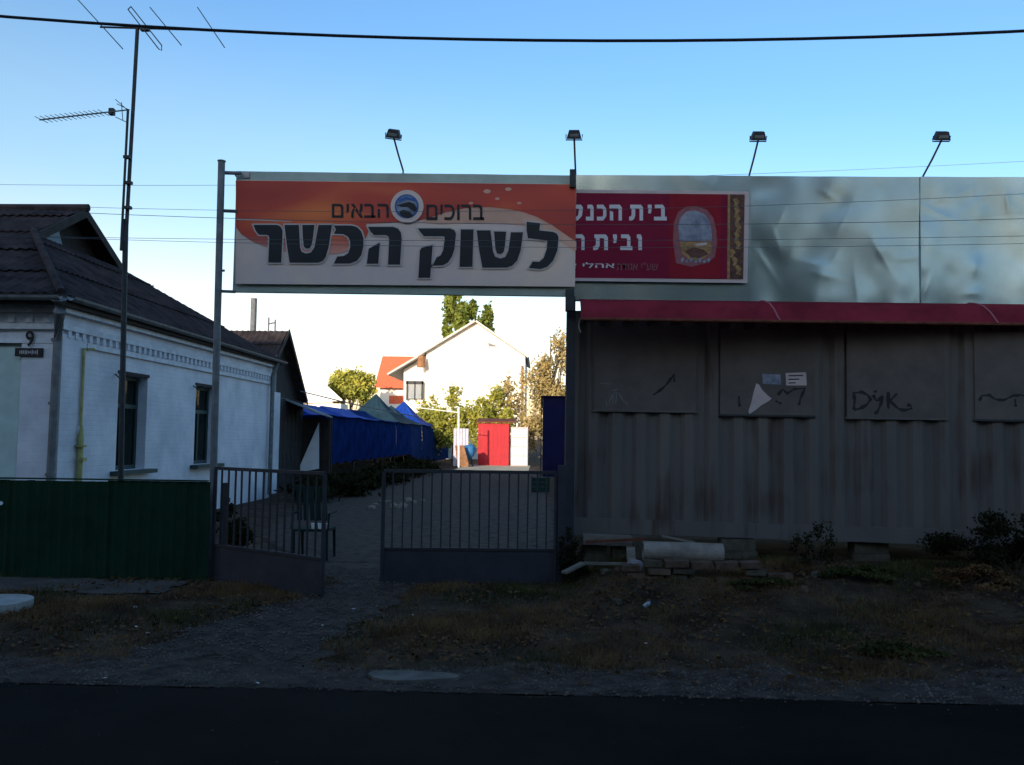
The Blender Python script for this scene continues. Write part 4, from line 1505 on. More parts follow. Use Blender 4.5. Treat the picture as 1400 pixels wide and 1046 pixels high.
em = flat_print('emblem', disc(557, 283, 22.5), 'banner_white', bn, YO, 7)
flat_print('emblem_ring', disc(556.5, 283, 16.5), 'ink_blue', em, YO, 8)
flat_print('emblem_field', disc(556.5, 283, 14), 'lilac_print', em, YO, 9)
flat_print('emblem_bird', [(543, 282), (552, 279), (560, 277), (567, 280), (571, 286), (568, 291), (563, 288), (558, 284), (550, 284)], 'ink', em, YO, 10)
flat_print('emblem_wing', [(546, 290), (552, 288), (560, 290), (566, 296), (558, 299), (549, 296)], 'ink', em, YO, 10)
flat_print('emblem_scroll', [(545, 274), (556, 270), (567, 273), (570, 277), (556, 274), (547, 278)], 'ink_blue', em, YO, 10)
settle(bn)

# --- metal fascia over the container
fa = thing('metal_fascia', 'dented galvanised sheet metal fascia above the container', 'fascia', (3, YB, 3.2))
YM = 9.97
fb0, fb1 = aty(787, 410, YM), aty(1400, 417, YM)
ft0, ft1 = aty(787, 240, YM), aty(1400, 243, YM)
fbz, ftz = edge_fn(fb0, fb1), edge_fn(ft0, ft1)
seams = [aty(787, 300, YM).x, aty(1025, 300, YM).x, aty(1258, 300, YM).x, aty(1480, 300, YM).x, 8.6, 10.6]
amps = [0.004, 0.009, 0.011, 0.011, 0.011]
for k in range(5):
    dented('sheet', seams[k], seams[k + 1] + 0.015, fbz, ftz, YM, amps[k], 11 + k, 'tin', fa, 110, 56, dx=0.012 * (k % 2), tilt=0.045)
MB().poly([(seams[0], YM + 0.07, fbz(seams[0])), (10.6, YM + 0.07, fbz(10.6)), (10.6, YM + 0.07, fbz(10.6) + 0.06), (seams[0], YM + 0.07, fbz(seams[0]) + 0.06)], (0, 0.05, 0)).build('lower_rail', 'galv', fa)
MB().poly([(seams[0], YM + 0.05, ftz(seams[0]) - 0.005), (10.6, YM + 0.05, ftz(10.6) - 0.005), (10.6, YM + 0.05, ftz(10.6) - 0.055), (seams[0], YM + 0.05, ftz(seams[0]) - 0.055)], (0, 0.05, 0)).build('upper_rail', 'galv', fa)
settle(fa)

# --- maroon banner on the fascia
YP = 9.925
bp = thing('maroon_banner', 'maroon banner with white Hebrew text and arched picture on the metal fascia', 'banner', (aty(905, 385, YP).x, YP, aty(905, 385, YP).z))
MB().poly([aty(700, 383, YP), aty(1022, 387, YP), aty(1024, 262, YP), aty(700, 258, YP)], (0, 0.01, 0)).build('border', 'border', bp)
flat_print('field', [(702, 379), (1016, 382), (1018, 266), (702, 263)], 'maroon', bp, YP, 1)
flat_print('red_panel', [(915, 380), (985, 381), (986, 266), (915, 265)], 'maroon2', bp, YP, 2)
flat_print('side_strip', [(998, 381.5), (1016, 381.7), (1018, 266.5), (998, 266)], 'brown_print', bp, YP, 2)
flat_print('gold_strip', [(994, 381.5), (997.5, 381.5), (998, 266), (995, 266)], 'gold_print', bp, YP, 2)
rr = random.Random(5)
for k in range(9):
    y_ = 278 + k * 11.5
    x_ = 1003 + rr.uniform(-3, 6)
    flat_print('gold_motif', [(x_ - 4, y_ - 5), (x_ + 1, y_ - 7), (x_ + 5, y_ - 2), (x_ + 2, y_ + 3), (x_ + 5, y_ + 6), (x_ - 3, y_ + 5), (x_ - 1, y_)], 'gold_print', bp, YP, 3)
arch = [(924, 360), (920, 330), (921, 305), (927, 290), (938, 283), (952, 282), (966, 287), (975, 298), (979, 315), (980, 335), (977, 352), (966, 360), (945, 365)]
em = flat_print('picture', arch, 'dim_print', bp, YP, 3)
inner = [(929, 330), (927, 310), (930, 298), (938, 290), (950, 288), (963, 293), (970, 303), (973, 320), (973, 330)]
flat_print('picture_sky', inner, 'lilac_print', em, YP, 4)
flat_print('picture_hill', [(929, 331), (973, 331), (972, 345), (962, 354), (945, 357), (933, 348)], 'gold_print', em, YP, 4)
flat_print('picture_scroll', [(936, 344), (948, 338), (962, 342), (968, 348), (956, 353), (944, 352)], 'brown_print', em, YP, 5)
flat_print('picture_stroke', [(950, 334), (966, 332), (966, 335), (952, 337)], 'border', em, YP, 5)
for k in range(7):
    x_ = 930 + k * 6
    flat_print('picture_curl', [(x_, 355 + (k % 2) * 3), (x_ + 4, 352 + (k % 2) * 3), (x_ + 5, 356 + (k % 2) * 3), (x_ + 2, 360)], 'lilac_print', em, YP, 5)
GL = {
    'bet': [[(0, 0), (1.0, 0), (1.0, .24), (.84, .24), (.84, .82), (.68, 1), (.06, 1), (.06, .76), (.52, .76), (.56, .70), (.56, .24), (0, .24)]],
    'yod': [[(.1, .45), (.8, .45), (1, .85), (.9, 1), (0, 1), (0, .76), (.2, .72)]],
    'tav': [[(.08, 1), (.85, 1), (1, .82), (1, 0), (.75, 0), (.75, .72), (.70, .76), (.44, .76), (.44, .30), (.34, .08), (.2, 0), (0, 0), (0, .24), (.12, .26), (.18, .36), (.18, .76), (.08, .76)]],
    'he': [[(0, 1), (.8, 1), (.98, .82), (.98, 0), (.72, 0), (.72, .72), (.66, .76), (0, .76)], [(.04, 0), (.30, 0), (.30, .54), (.04, .62)]],
    'kaf': [[(0, 0), (.66, 0), (1, .28), (1, .74), (.66, 1), (0, 1), (0, .76), (.56, .76), (.66, .66), (.66, .34), (.56, .24), (0, .24)]],
    'nun': [[(0, 0), (1, 0), (1, .85), (.8, 1), (.2, 1), (.2, .76), (.58, .76), (.58, .24), (0, .24)]],
    'samekh': [[(.05, 1), (.85, 1), (1, .8), (.92, .3), (.6, 0), (.35, 0), (.08, .3), (.04, .76), (.3, .74), (.36, .34), (.5, .24), (.64, .34), (.70, .74), (.04, .78)]],
    'vav': [[(.3, 0), (1, 0), (1, .82), (.75, 1), (0, 1), (0, .76), (.3, .74)]],
    'resh': [[(0, 1), (.8, 1), (1, .82), (1, 0), (.72, 0), (.72, .72), (.66, .76), (0, .76)]],
    'shin': [[(0, 1), (.22, 1), (.3, .26), (.45, .26), (.42, 1), (.62, 1), (.62, .26), (.74, .3), (.78, 1), (1, 1), (.92, .2), (.75, 0), (.15, 0)]],
    'mem': [[(.1, 1), (.3, 1), (.36, .8), (.5, 1), (.8, 1), (1, .75), (1, 0), (.5, 0), (.5, .24), (.74, .24), (.74, .7), (.5, .74), (.3, .5), (.24, 0), (0, 0)]]}


def glyph(nm, xa, xb, yb, yt):
    first_ = None
    for pl_ in GL[nm]:
        pts_ = [(xa + (xb - xa) * u, yb + (yt - yb) * v) for u, v in pl_]
        first_ = flat_print('letter' if first_ is None else 'letter_stroke', pts_, 'white_print', bp if first_ is None else first_, YP, 3)


for nm_, xa, xb in (('bet', 894, 911.5), ('yod', 885.5, 891), ('tav', 860, 879), ('he', 833, 850.5), ('kaf', 816, 829), ('nun', 801, 811.5), ('samekh', 779, 797), ('tav', 756, 775)):
    glyph(nm_, xa, xb, 301.8, 280.2)
for nm_, xa, xb in (('vav', 870.5, 877.5), ('bet', 848, 864.5), ('yod', 838, 843.5), ('tav', 811, 831), ('he', 783, 799.5), ('mem', 762, 778), ('resh', 744, 758), ('shin', 706, 724)):
    glyph(nm_, xa, xb, 342.2, 320.8)
text_mesh('printed_line', 'אהלי צדיקים'[::-1], 'white_print', bp, 726, 840, 369, 359, YP, -0.012, 0.008)
text_mesh('printed_line', 'שע"י אגודת'[::-1], 'dim_print', bp, 843, 899, 370, 359, YP, -0.012, 0.0)
settle(bp)

# ------------------------------------------------------------------ floodlights
arms = [((551, 234), (538, 187), 9.97, 9.50, 'floodlight above the round banner emblem, tilted to the left'),
        ((787, 240), (785, 188), 9.97, 9.48, 'upright floodlight where the two banners meet'),
        ((1024, 242), (1037, 190), 9.97, 9.48, 'floodlight above the right end of the maroon banner'),
        ((1262, 242), (1288, 190), 9.97, 9.46, 'rightmost floodlight, over the shiny dented metal')]
for i, (b_, h_, Yb, Yh, lab) in enumerate(arms):
    p0, p1 = aty(b_[0], b_[1] + 6, Yb + 0.04), aty(h_[0], h_[1], Yh)
    fl = thing('floodlight', lab, 'floodlight', p0, 'floodlights along the top of the signs')
    m1 = p0.lerp(p1, 0.5) + Vector((0, 0, 0.02))
    MB().tube([p0, p0 + Vector((0, 0, 0.06)), m1, p1], 0.011, 8).build('arm', 'galv', fl)
    tilt = (-0.45, rad(8) if i == 0 else 0, 0)
    c_ = p1 + Vector((0, 0, 0.035))
    R = Matrix.Rotation(tilt[1], 3, 'Y') @ Matrix.Rotation(rad(25), 3, 'X')
    w_, h2_, d_ = 0.165, 0.09, 0.09
    # tapered housing
    vs = [c_ + R @ Vector(v) for v in ((-w_ / 2, -0.05, -h2_ / 2), (w_ / 2, -0.05, -h2_ / 2), (w_ / 2, 0.05, -h2_ / 2), (-w_ / 2, 0.05, -h2_ / 2),
                                         (-w_ * 0.34, -0.03, h2_ / 2), (w_ * 0.34, -0.03, h2_ / 2), (w_ * 0.34, 0.045, h2_ / 2), (-w_ * 0.34, 0.045, h2_ / 2))]
    hs = MB().add(vs, [(0, 3, 2, 1), (4, 5, 6, 7), (0, 1, 5, 4), (1, 2, 6, 5), (2, 3, 7, 6), (3, 0, 4, 7)]).build('housing', 'dark_metal', fl)
    gl = MB()
    gl.obox(c_ + R @ Vector((0, -0.046, -0.005)), (w_ * 0.62, 0.006, 0.03), R @ Matrix.Rotation(0.2, 3, 'X'))
    gl.build('glass', 'lamp_glass', fl)
    MB().tube([c_ + R @ Vector((-w_ / 2 - 0.008, 0, 0)), c_ + R @ Vector((-w_ / 2 - 0.008, 0, -0.06)), c_ + R @ Vector((w_ / 2 + 0.008, 0, -0.06)), c_ + R @ Vector((w_ / 2 + 0.008, 0, 0))], 0.007, 6).build('bracket', 'dark_metal', fl)
    settle(fl)

# ------------------------------------------------------------------ container
A = aty(770, 727, 10.3)
B = aty(1400, 749, 9.72)
ux = (B - A).normalized()
uz = Vector((0, 0, 1))
uy = uz.cross(ux).normalized()
uz = ux.cross(uy)
ct = thing('shipping_container', 'long grey corrugated shipping container on blocks with welded plates', 'container', A)
ct.matrix_world = Matrix(((ux.x, uy.x, uz.x, A.x), (ux.y, uy.y, uz.y, A.y), (ux.z, uy.z, uz.z, A.z), (0, 0, 0, 1)))
CL, CWD, CH = 12.19, 2.44, 2.59


def clocal(px, py, off=0.0):
    p = hit(px, py, A + uy * off, uy)
    d = p - A
    return d.dot(ux), d.dot(uz)


prof = []
x_ = 0.16
while x_ < CL - 0.16:
    prof += [(x_, 0.058), (x_ + 0.070, 0.058), (x_ + 0.125, 0.010), (x_ + 0.223, 0.010)]
    x_ += 0.278
vs, fs = [], []
for i, (a_, b_) in enumerate(prof):
    vs += [(a_, b_, 0.17), (a_, b_, CH - 0.08)]
    if i:
        fs.append((2 * i - 2, 2 * i, 2 * i + 1, 2 * i - 1))
MB().add(vs, fs).build('corrugated_side', 'container', ct)
for nm_, bx in (('corner_post', (0, 0.16, 0, 0.16, 0.0, CH)), ('corner_post', (CL - 0.16, CL, 0, 0.16, 0.0, CH)), ('corner_post', (0, 0.16, CWD - 0.16, CWD, 0, CH)), ('corner_post', (CL - 0.16, CL, CWD - 0.16, CWD, 0, CH)),
                ('bottom_rail', (0.161, CL - 0.161, 0.005, 0.09, 0.0, 0.17)), ('top_rail', (0.161, CL - 0.161, 0.0, 0.07, CH - 0.08, CH - 0.002)),
                ('end_wall', (0.03, 0.06, 0.161, CWD - 0.161, 0.12, CH - 0.05)), ('end_wall', (CL - 0.06, CL - 0.03, 0.161, CWD - 0.161, 0.12, CH - 0.05)),
                ('rear_side', (0.161, CL - 0.161, CWD - 0.05, CWD - 0.02, 0.0, CH - 0.002)), ('floor', (0.161, CL - 0.161, 0.091, CWD - 0.051, 0.10, 0.16))):
    MB().box(*bx).build(nm_, 'container', ct)
MB().box(0.0, CL, 0.0, CWD, CH + 0.001, CH + 0.025).build('roof', 'container', ct)
for x_ in (0, CL - 0.17):
    MB().box(x_ - 0.005, x_ + 0.175, -0.008, 0.17, -0.01, 0.115).build('corner_casting', 'container', ct)
plates = [((813, 446), (952, 562)), ((985, 450), (1112, 568)), ((1157, 452), (1292, 572)), ((1331, 454), (1470, 575)), ((1510, 456), (1640, 580))]
for i, (p, q) in enumerate(plates):
    x0, z1 = clocal(*p)
    x1, z0 = clocal(*q)
    m_ = MB().box(x0, x1, -0.012, -0.002, z0, z1)
    m_.build('welded_plate', 'plate', ct)
    # frame lip under and beside the plate
    MB().box(x0 - 0.02, x1 + 0.02, -0.02, 0.004, z0 - 0.022, z0 - 0.001).build('plate_lip', 'dark_metal' if i % 2 else 'container', ct)


def stroke(name, pts, w, material, parent, off=-0.0135):
    pts = [pts[0]] + [q for a, b in zip(pts, pts[1:]) for q in (((a[0] + b[0]) / 2, (a[1] + b[1]) / 2 + 0.3), b)]
    sd0 = len(pts) * 1.7 + pts[0][0]
    """flat brush stroke on the container plates"""
    loc = [clocal(*p) for p in pts]
    vs, fs = [], []
    for i, p in enumerate(loc):
        a_, b_ = loc[max(0, i - 1)], loc[min(len(loc) - 1, i + 1)]
        dx, dz = b_[0] - a_[0], b_[1] - a_[1]
        l_ = math.hypot(dx, dz) or 1
        wv = w * (0.75 + 0.35 * math.sin(sd0 + i * 1.9))
        nx_, nz_ = -dz / l_ * wv / 2, dx / l_ * wv / 2
        vs += [(p[0] + nx_, off, p[1] + nz_), (p[0] - nx_, off, p[1] - nz_)]
        if i:
            fs.append((2 * i - 2, 2 * i - 1, 2 * i + 1, 2 * i))
    return MB().add(vs, fs).build(name, material, parent)


G = [
    [(1167, 560), (1168, 548), (1167, 537), (1178, 536), (1186, 540), (1190, 546), (1184, 554), (1174, 559), (1167, 560)],
    [(1193, 540), (1198, 548), (1206, 543)], [(1206, 541), (1204, 552), (1199, 563), (1195, 566)],
    [(1214, 536), (1214, 559)], [(1226, 538), (1216, 548), (1228, 559), (1236, 561), (1247, 558)], [(1240, 553), (1246, 555)], [(1196, 534), (1197, 537)],
    [(1010, 542), (1011, 556)], [(1063, 540), (1070, 532), (1076, 538), (1084, 533)], [(1084, 532), (1100, 531), (1094, 545), (1092, 554)], [(1060, 548), (1068, 552)],
    [(1338, 548), (1342, 541), (1352, 540), (1360, 546), (1372, 547), (1384, 541), (1396, 540), (1406, 544)], [(1387, 546), (1388, 556)],
    [(893, 540), (902, 534), (910, 527), (917, 518), (921, 512)], [(921, 512), (922, 522)]]
for i, g_ in enumerate(G):
    stroke('graffiti_stroke', g_, 0.042 if i < 7 else 0.036, 'ink', ct)
for g_ in ([(820, 524), (826, 524), (833, 525)], [(838, 534), (846, 532)], [(832, 552), (836, 542), (841, 536)], [(843, 536), (842, 552)], [(846, 537), (852, 548), (858, 552)], [(828, 546), (830, 556)], [(838, 540), (838, 552)]):
    stroke('scratched_paint', g_, 0.012, 'galv', ct)


def cplane(px, py, off):
    p = hit(px, py, A + uy * off, uy)
    return p


def csheet(name, pts, material, label, cat, off=-0.02, group=None):
    ps = [cplane(x, y, off) for x, y in pts]
    return tag(MB().poly(ps, uy * 0.004).build(name, material, None), label, cat, group)


csheet('torn_paper', [(1034, 524), (1038, 526), (1042, 533), (1049, 540), (1055, 545), (1050, 549), (1041, 554), (1034, 560), (1025, 566), (1023, 563), (1027, 551), (1030, 538)], 'border', 'torn triangular white paper stuck on the second container plate', 'paper', -0.02)
csheet('purple_sticker', [(1042, 511), (1067, 512), (1068, 526), (1043, 525)], 'lilac_print', 'faded purple sticker above the torn paper on the container', 'sticker', -0.019)
st_ = csheet('white_sticker', [(1074, 510), (1102, 509), (1103, 527), (1075, 527)], 'border', 'small whitish printed sticker right of the purple one', 'sticker', -0.019)
for k in range(3):
    ps = [cplane(x, y, -0.0215) for x, y in ((1078, 513 + k * 5), (1098 - 5 * k, 512.5 + k * 5), (1098 - 5 * k, 514 + k * 5), (1078, 514.5 + k * 5))]
    MB().poly(ps, uy * 0.001).build('printed_line', 'ink', st_)

# ------------------------------------------------------------------ awning
aw = thing('red_awning', 'long dark red fabric awning above the container', 'awning', (aty(795, 425, 9.9).x, 9.9, 3.0))
x0 = aty(793, 425, 9.7).x
x1 = 10.4
nseg = 5
prof = [(9.955, 0.0), (9.84, -0.02), (9.70, -0.07), (9.59, -0.155), (9.53, -0.24), (9.51, -0.285)]
tz0 = aty(795, 409, 9.955).z
tz1 = aty(1400, 416, 9.955).z
xr = aty(1400, 416, 9.955).x
cuts = [x0, aty(1063, 425, 9.6).x, aty(1358, 425, 9.6).x, 7.7, x1]
for k in range(4):
    vs, fs = [], []
    nx = 24
    for i in range(nx + 1):
        x_ = cuts[k] + (cuts[k + 1] - cuts[k]) * i / nx
        zt = tz0 + (tz1 - tz0) * (x_ - x0) / (xr - x0)
        sag = 0.006 * math.sin(i / nx * math.pi) + 0.003 * math.sin(x_ * 9)
        for j, (yy, dz) in enumerate(prof):
            vs.append((x_, yy, zt + dz - sag * (j / 3)))
    m_ = len(prof)
    for i in range(nx):
        for j in range(m_ - 1):
            a_ = i * m_ + j
            fs.append((a_, a_ + m_, a_ + m_ + 1, a_ + 1))
    MB().add(vs, fs).build('fabric', 'awning', aw, True)
    if k:
        pts = [(cuts[k] - 0.10 * (1 - j / 5), yy - 0.006, tz0 + (tz1 - tz0) * (cuts[k] - x0) / (xr - x0) + dz + 0.004) for j, (yy, dz) in enumerate(prof)]
        MB().tube(pts, 0.010, 6).build('seam', 'awning_seam', aw)
MB().box(x0, x1, 9.56, 9.60, 0, 0).build('spare', 'dark_metal', aw) if False else None
zfr = lambda x_: tz0 + (tz1 - tz0) * (x_ - x0) / (xr - x0) - 0.29
MB().tube([(x0, 9.52, zfr(x0)), (x1, 9.52, zfr(x1))], 0.018, 8).build('front_bar', 'rust', aw)
for x_ in (x0 + 0.03, cuts[1], cuts[2], 7.7):
    MB().tube([(x_, 9.53, zfr(x_)), (x_, 9.85, zfr(x_) + 0.02), (x_, 10.0, zfr(x_) + 0.03)], 0.014, 6).build('bracket', 'dark_metal', aw)
p = [aty(793, 436, 9.6), aty(791, 446, 9.6), aty(794, 455, 9.6)]
MB().tube(p, 0.008, 6).build('crank_hook', 'galv', aw)
settle(aw)

# posts carrying the fascia at the container's left end
pp0, pp1 = aty(777, 795, 10.0), aty(781, 400, 10.05)
tag(MB().box(pp1.x - 0.05, pp1.x + 0.05, 10.02, 10.12, 0.0, 4.62).build('support_post', 'gate', None), 'dark grey square post at the left corner of the container', 'post')

# ------------------------------------------------------------------ cables
def cable(label, pts, Y, r, material='rubber'):
    P = [aty(x, y, Y) for x, y in pts]
    xs_ = np.array([p.x for p in P])
    zs_ = np.array([p.z for p in P])
    cf = np.polyfit(xs_, zs_, min(2, len(P) - 1))
    L = [(x, Y, float(np.polyval(cf, x))) for x in np.linspace(xs_.min() - 12, xs_.max() + 12, 60)]
    tag(MB().tube(L, r, 6).build('overhead_cable', material, None), label, 'cable')


cable('thick black overhead cable crossing the top of the sky', [(0, 20), (160, 37), (300, 42), (700, 54), (1000, 54), (1400, 43)], 7.0, 0.0125)
cable('highest thin wire, passing above the right floodlight base', [(0, 252), (295, 254), (700, 248), (1026, 237), (1400, 221)], 13.5, 0.003, 'cable_grey')
cable('thin wire crossing the upper part of both banners', [(100, 281), (295, 290), (700, 289), (1026, 279), (1400, 266)], 7.4, 0.0018, 'cable_grey')
cable('thin dark wire crossing the middle of the dented metal', [(100, 291), (295, 297), (700, 307), (1026, 306), (1400, 299)], 7.2, 0.0024, 'cable_grey')
cable('thin wire rising to the right across the dented metal', [(130, 324), (295, 328), (1026, 327), (1400, 323)], 7.3, 0.002, 'cable_grey')
cable('lowest thin wire in front of the signs', [(130, 327), (295, 331), (700, 338), (1026, 338), (1400, 333)], 7.6, 0.002, 'cable_grey')

# ------------------------------------------------------------------ antenna mast
YA = 10.4
am = thing('antenna_mast', 'tall thin antenna mast with two television aerials behind the green fence', 'antenna', (aty(163, 790, YA).x, YA, 0))
m0, m1 = aty(162, 790, YA), aty(177, 150, YA)
m0.z = 0
mt = aty(188, 38, YA)
mm = aty(172, 300, YA)
MB().tube([m0, mm], 0.033, 10).build('mast', 'dark_metal', am)
MB().tube([mm + Vector((0.01, 0.0, -0.3)), mt], 0.024, 8).build('upper_mast', 'dark_metal', am)
MB().tube([mm + Vector((-0.02, -0.05, -0.4)), aty(175, 150, YA - 0.05)], 0.016, 8).build('side_pole', 'dark_metal', am)
for (x_, y_) in ((176, 250), (175, 284), (174, 215)):
    p = aty(x_, y_, YA - 0.04)
    MB().obox(p, (0.08, 0.06, 0.035), (0, 0, 0)).build('clamp', 'dark_metal', am)
# top yagi: boom seen side on, elements slanting away from the viewer
b0, b1 = aty(137, 37, YA), aty(308, 42, YA)
MB().tube([b0, b1], 0.013, 8).build('boom', 'dark_metal', am)
for (a_, b_, r_) in (((105, -2), (168, 67), 0.006), ((205, 10), (248, 62), 0.006), ((270, 10), (307, 65), 0.006)):
    pa, pb_ = aty(*a_, YA + 0.35), aty(*b_, YA - 0.35)
    MB().tube([pa, pb_], r_, 6).build('element', 'dark_metal', am)
pts = [aty(175, 13, YA + .35), aty(179, 9, YA + .35), aty(221, 62, YA - .35), aty(221, 69, YA - .35), aty(217, 67, YA - .35), aty(175, 13, YA + .35)]
MB().tube(pts, 0.007, 6).build('folded_dipole', 'dark_metal', am)
MB().obox(aty(198, 39, YA), (0.10, 0.06, 0.06), (0, 0, 0)).build('junction_box', 'dark_metal', am)
# lower yagi pointing left
b0, b1 = aty(54, 164, YA - 0.6), aty(177, 150, YA + 0.1)
MB().tube([b0, b1], 0.009, 8).build('boom', 'galv', am)
for k in range(14):
    p = b0.lerp(b1, 0.02 + k * 0.052)
    dv = Vector((0.02, 0.10, 0.0))
    MB().tube([p - dv, p + dv], 0.004, 5).build('element', 'galv', am)
p = aty(153, 153, YA)
MB().obox(p, (0.06, 0.06, 0.08), (0, 0, 0)).build('junction_box', 'dark_metal', am)
for (e_, f_) in (((158, 136), (176, 152)), ((160, 142), (176, 150)), ((158, 160), (175, 168)), ((166, 140), (168, 165))):
    MB().tube([aty(*e_, YA + .1), aty(*f_, YA - .1)], 0.005, 5).build('reflector_rod', 'dark_metal', am)
settle(am)

# ------------------------------------------------------------------ chair behind the gate
ch = thing('plastic_chair', 'dark green plastic chair behind the open gate leaf', 'chair', (aty(428, 765, 11.2).x, 11.3, 0))
c_ = ch.location
bx0, bx1 = aty(399, 720, 11.2).x, aty(452, 720, 11.2).x
zs_ = aty(425, 722, 11.2).z
sy0, sy1 = 11.05, 11.5
MB().box(bx0 + 0.04, bx1, sy0, sy1, zs_ - 0.03, zs_).build('seat', 'chair', ch)
zb = aty(425, 672, 11.4).z
for k in range(5):
    xx = bx0 - 0.02 + k * 0.085
    MB().obox((xx + 0.03, sy1 - 0.02, (zs_ + zb) / 2 + 0.06), (0.06, 0.02, zb - zs_ - 0.02), (-0.12, -0.1, 0)).build('back_slat', 'chair', ch)
MB().obox((bx0 + 0.16, sy1 + 0.015, zb + 0.03), (0.46, 0.03, 0.06), (0, 0.03, 0)).build('back_rail', 'chair', ch)
for (x_, y_) in ((bx0 + 0.06, sy0 + 0.02), (bx1 - 0.02, sy0 + 0.02), (bx0 + 0.06, sy1 - 0.02), (bx1 - 0.02, sy1 - 0.02)):
    MB().tube([(x_, y_, zs_ - 0.03), (x_ + 0.015, y_ - 0.01, 0)], [0.022, 0.016], 8).build('leg', 'chair', ch)
for x_ in (bx0 + 0.03, bx1):
    MB().tube([(x_, sy1, zs_ + 0.2), (x_, sy0 + 0.05, zs_ + 0.19), (x_, sy0 + 0.02, zs_)], 0.016, 6).build('armrest', 'chair', ch)
settle(ch)
labs = ['white paper cup on the left of the chair seat', 'white paper cup in the middle of the chair seat', 'greyish paper cup on the right of the chair seat']
for k in range(3):
    p = aty(428 + k * 9, 722, 11.1)
    z_ = zs_ + 0.001
    tag(MB().tube([(p.x, 11.12, z_), (p.x, 11.12, z_ + 0.07)], [0.022, 0.032], 12).build('paper_cup', 'paper' if k < 2 else 'border', None), labs[k], 'cup', 'paper cups on the chair')

# ------------------------------------------------------------------ supports, junk and rubble under the container
def ground_on(px, py):
    p = atz(px, py, 0.0)
    for _ in range(6):
        p = atz(px, py, gzs(p.x, p.y))
    return p


mb = MB()
p0, p1 = aty(879, 753, 9.55), aty(988, 754, 9.45)
r_ = 0.105
z_ = max(gzs(p0.x, 9.5), gzs(p1.x, 9.5))
vs = []
pipe = thing('cement_pipe', 'pale cement pipe lying under the edge of the container', 'pipe', ((p0.x + p1.x) / 2, 9.5, z_))
n = 20
vs, fs = [], []
for (p, rr_) in ((p0, 0.105), (p1, 0.105), (p1, 0.085), (p0, 0.085)):
    for k in range(n):
        t_ = 2 * math.pi * k / n
        vs.append((p.x, p.y + rr_ * math.cos(t_), p0.z + rr_ * math.sin(t_)))
for q in range(4):
    q2 = (q + 1) % 4
    for k in range(n):
        k2 = (k + 1) % n
        fs.append((q * n + k, q * n + k2, q2 * n + k2, q2 * n + k))
MB().add(vs, fs).build('pipe_barrel', 'pipe_white', pipe, False)
settle(pipe)
pz = p0.z


def boxthing(name, px, py, Y, sx, sy, sz, material, label, cat, rot=(0, 0, 0), group=None, on=None):
    p = aty(px, py, Y)
    z_ = p.z
    o_ = MB().obox((0, 0, 0), (sx, sy, sz), rot).build(name, material, None)
    bev = o_.modifiers.new('bevel', 'BEVEL')
    bev.width = 0.006
    o_.location = (p.x, Y, z_)
    return tag(o_, label, cat, group)


# support stacks of blocks that carry the container
def block_stack(px, Y, rows, label):
    t_ = thing('block_support', label, 'support', (aty(px, 760, Y).x, Y, 0), 'block supports under the container')
    x_ = t_.location.x
    top = A.z + (B.z - A.z) * (x_ - A.x) / (B.x - A.x) - 0.012
    g0 = gzs(x_, Y) - 0.04
    h = (top - g0) / rows
    for k in range(rows):
        MB().obox((x_ + random.uniform(-.015, .015), Y + 0.1, g0 + h * (k + 0.5)), (0.40 - 0.02 * (k % 2), 0.22, h - 0.004), (0, 0, random.uniform(-.06, .06))).build('block', 'block', t_)
    settle(t_)


for (px, lab, rws) in ((806, 'block support at the left end of the container', 2), (862, 'concrete block support left of the pale pipe', 2), (1010, 'block support just right of the pale pipe', 2), (1190, 'block support under the middle of the container', 2), (1375, 'block support near the right bush', 2)):
    block_stack(px, 10.0, rws, lab)
tag(MB().obox(aty(830, 738, 10.02) , (0.55, 0.25, 0.10), (0, 0.02, 0)).build('beam', 'plank', None), 'short pale beam under the left corner of the container', 'beam')
# loose boards
a_, b_ = ground_on(772, 783), ground_on(797, 770)
MB()
def board(name, pA, pB, w_, t_, material, label):
    pA, pB = Vector(pA), Vector(pB)
    d = (pB - pA)
    R = d.to_track_quat('X', 'Z').to_matrix()
    tag(MB().obox((pA + pB) / 2, (d.length, w_, t_), R).build(name, material, None), label, 'board')


g1 = aty(771, 783, 9.1)
g2 = aty(797, 770, 9.35)
g3 = aty(855, 771, 9.35)
board('loose_board', g1, g2, 0.07, 0.025, 'plank', 'short pale board slanting down beside the gate post')
board('loose_board', g2 + Vector((0.01, 0, 0.0)), g3, 0.05, 0.025, 'plank', 'pale board lying level below the container corner')
g4, g5 = aty(795, 745, 9.75), aty(878, 735, 9.75)
board('rusty_bar', aty(800, 741, 9.8), aty(884, 737, 9.8), 0.03, 0.03, 'rust', 'rusty steel bar under the left container rail')
board('rusty_bar', aty(880, 775, 9.3), aty(1120, 783, 9.25), 0.035, 0.03, 'rust', 'long rusty bar lying along the bank below the pale pipe')
board('loose_board', aty(905, 733, 9.6), aty(950, 742, 9.5), 0.04, 0.02, 'plank', 'small stick resting on top of the pale pipe')
board('loose_board', aty(862, 748, 9.5), aty(864, 776, 9.4), 0.09, 0.03, 'plank', 'upright pale board at the left end of the pale pipe')

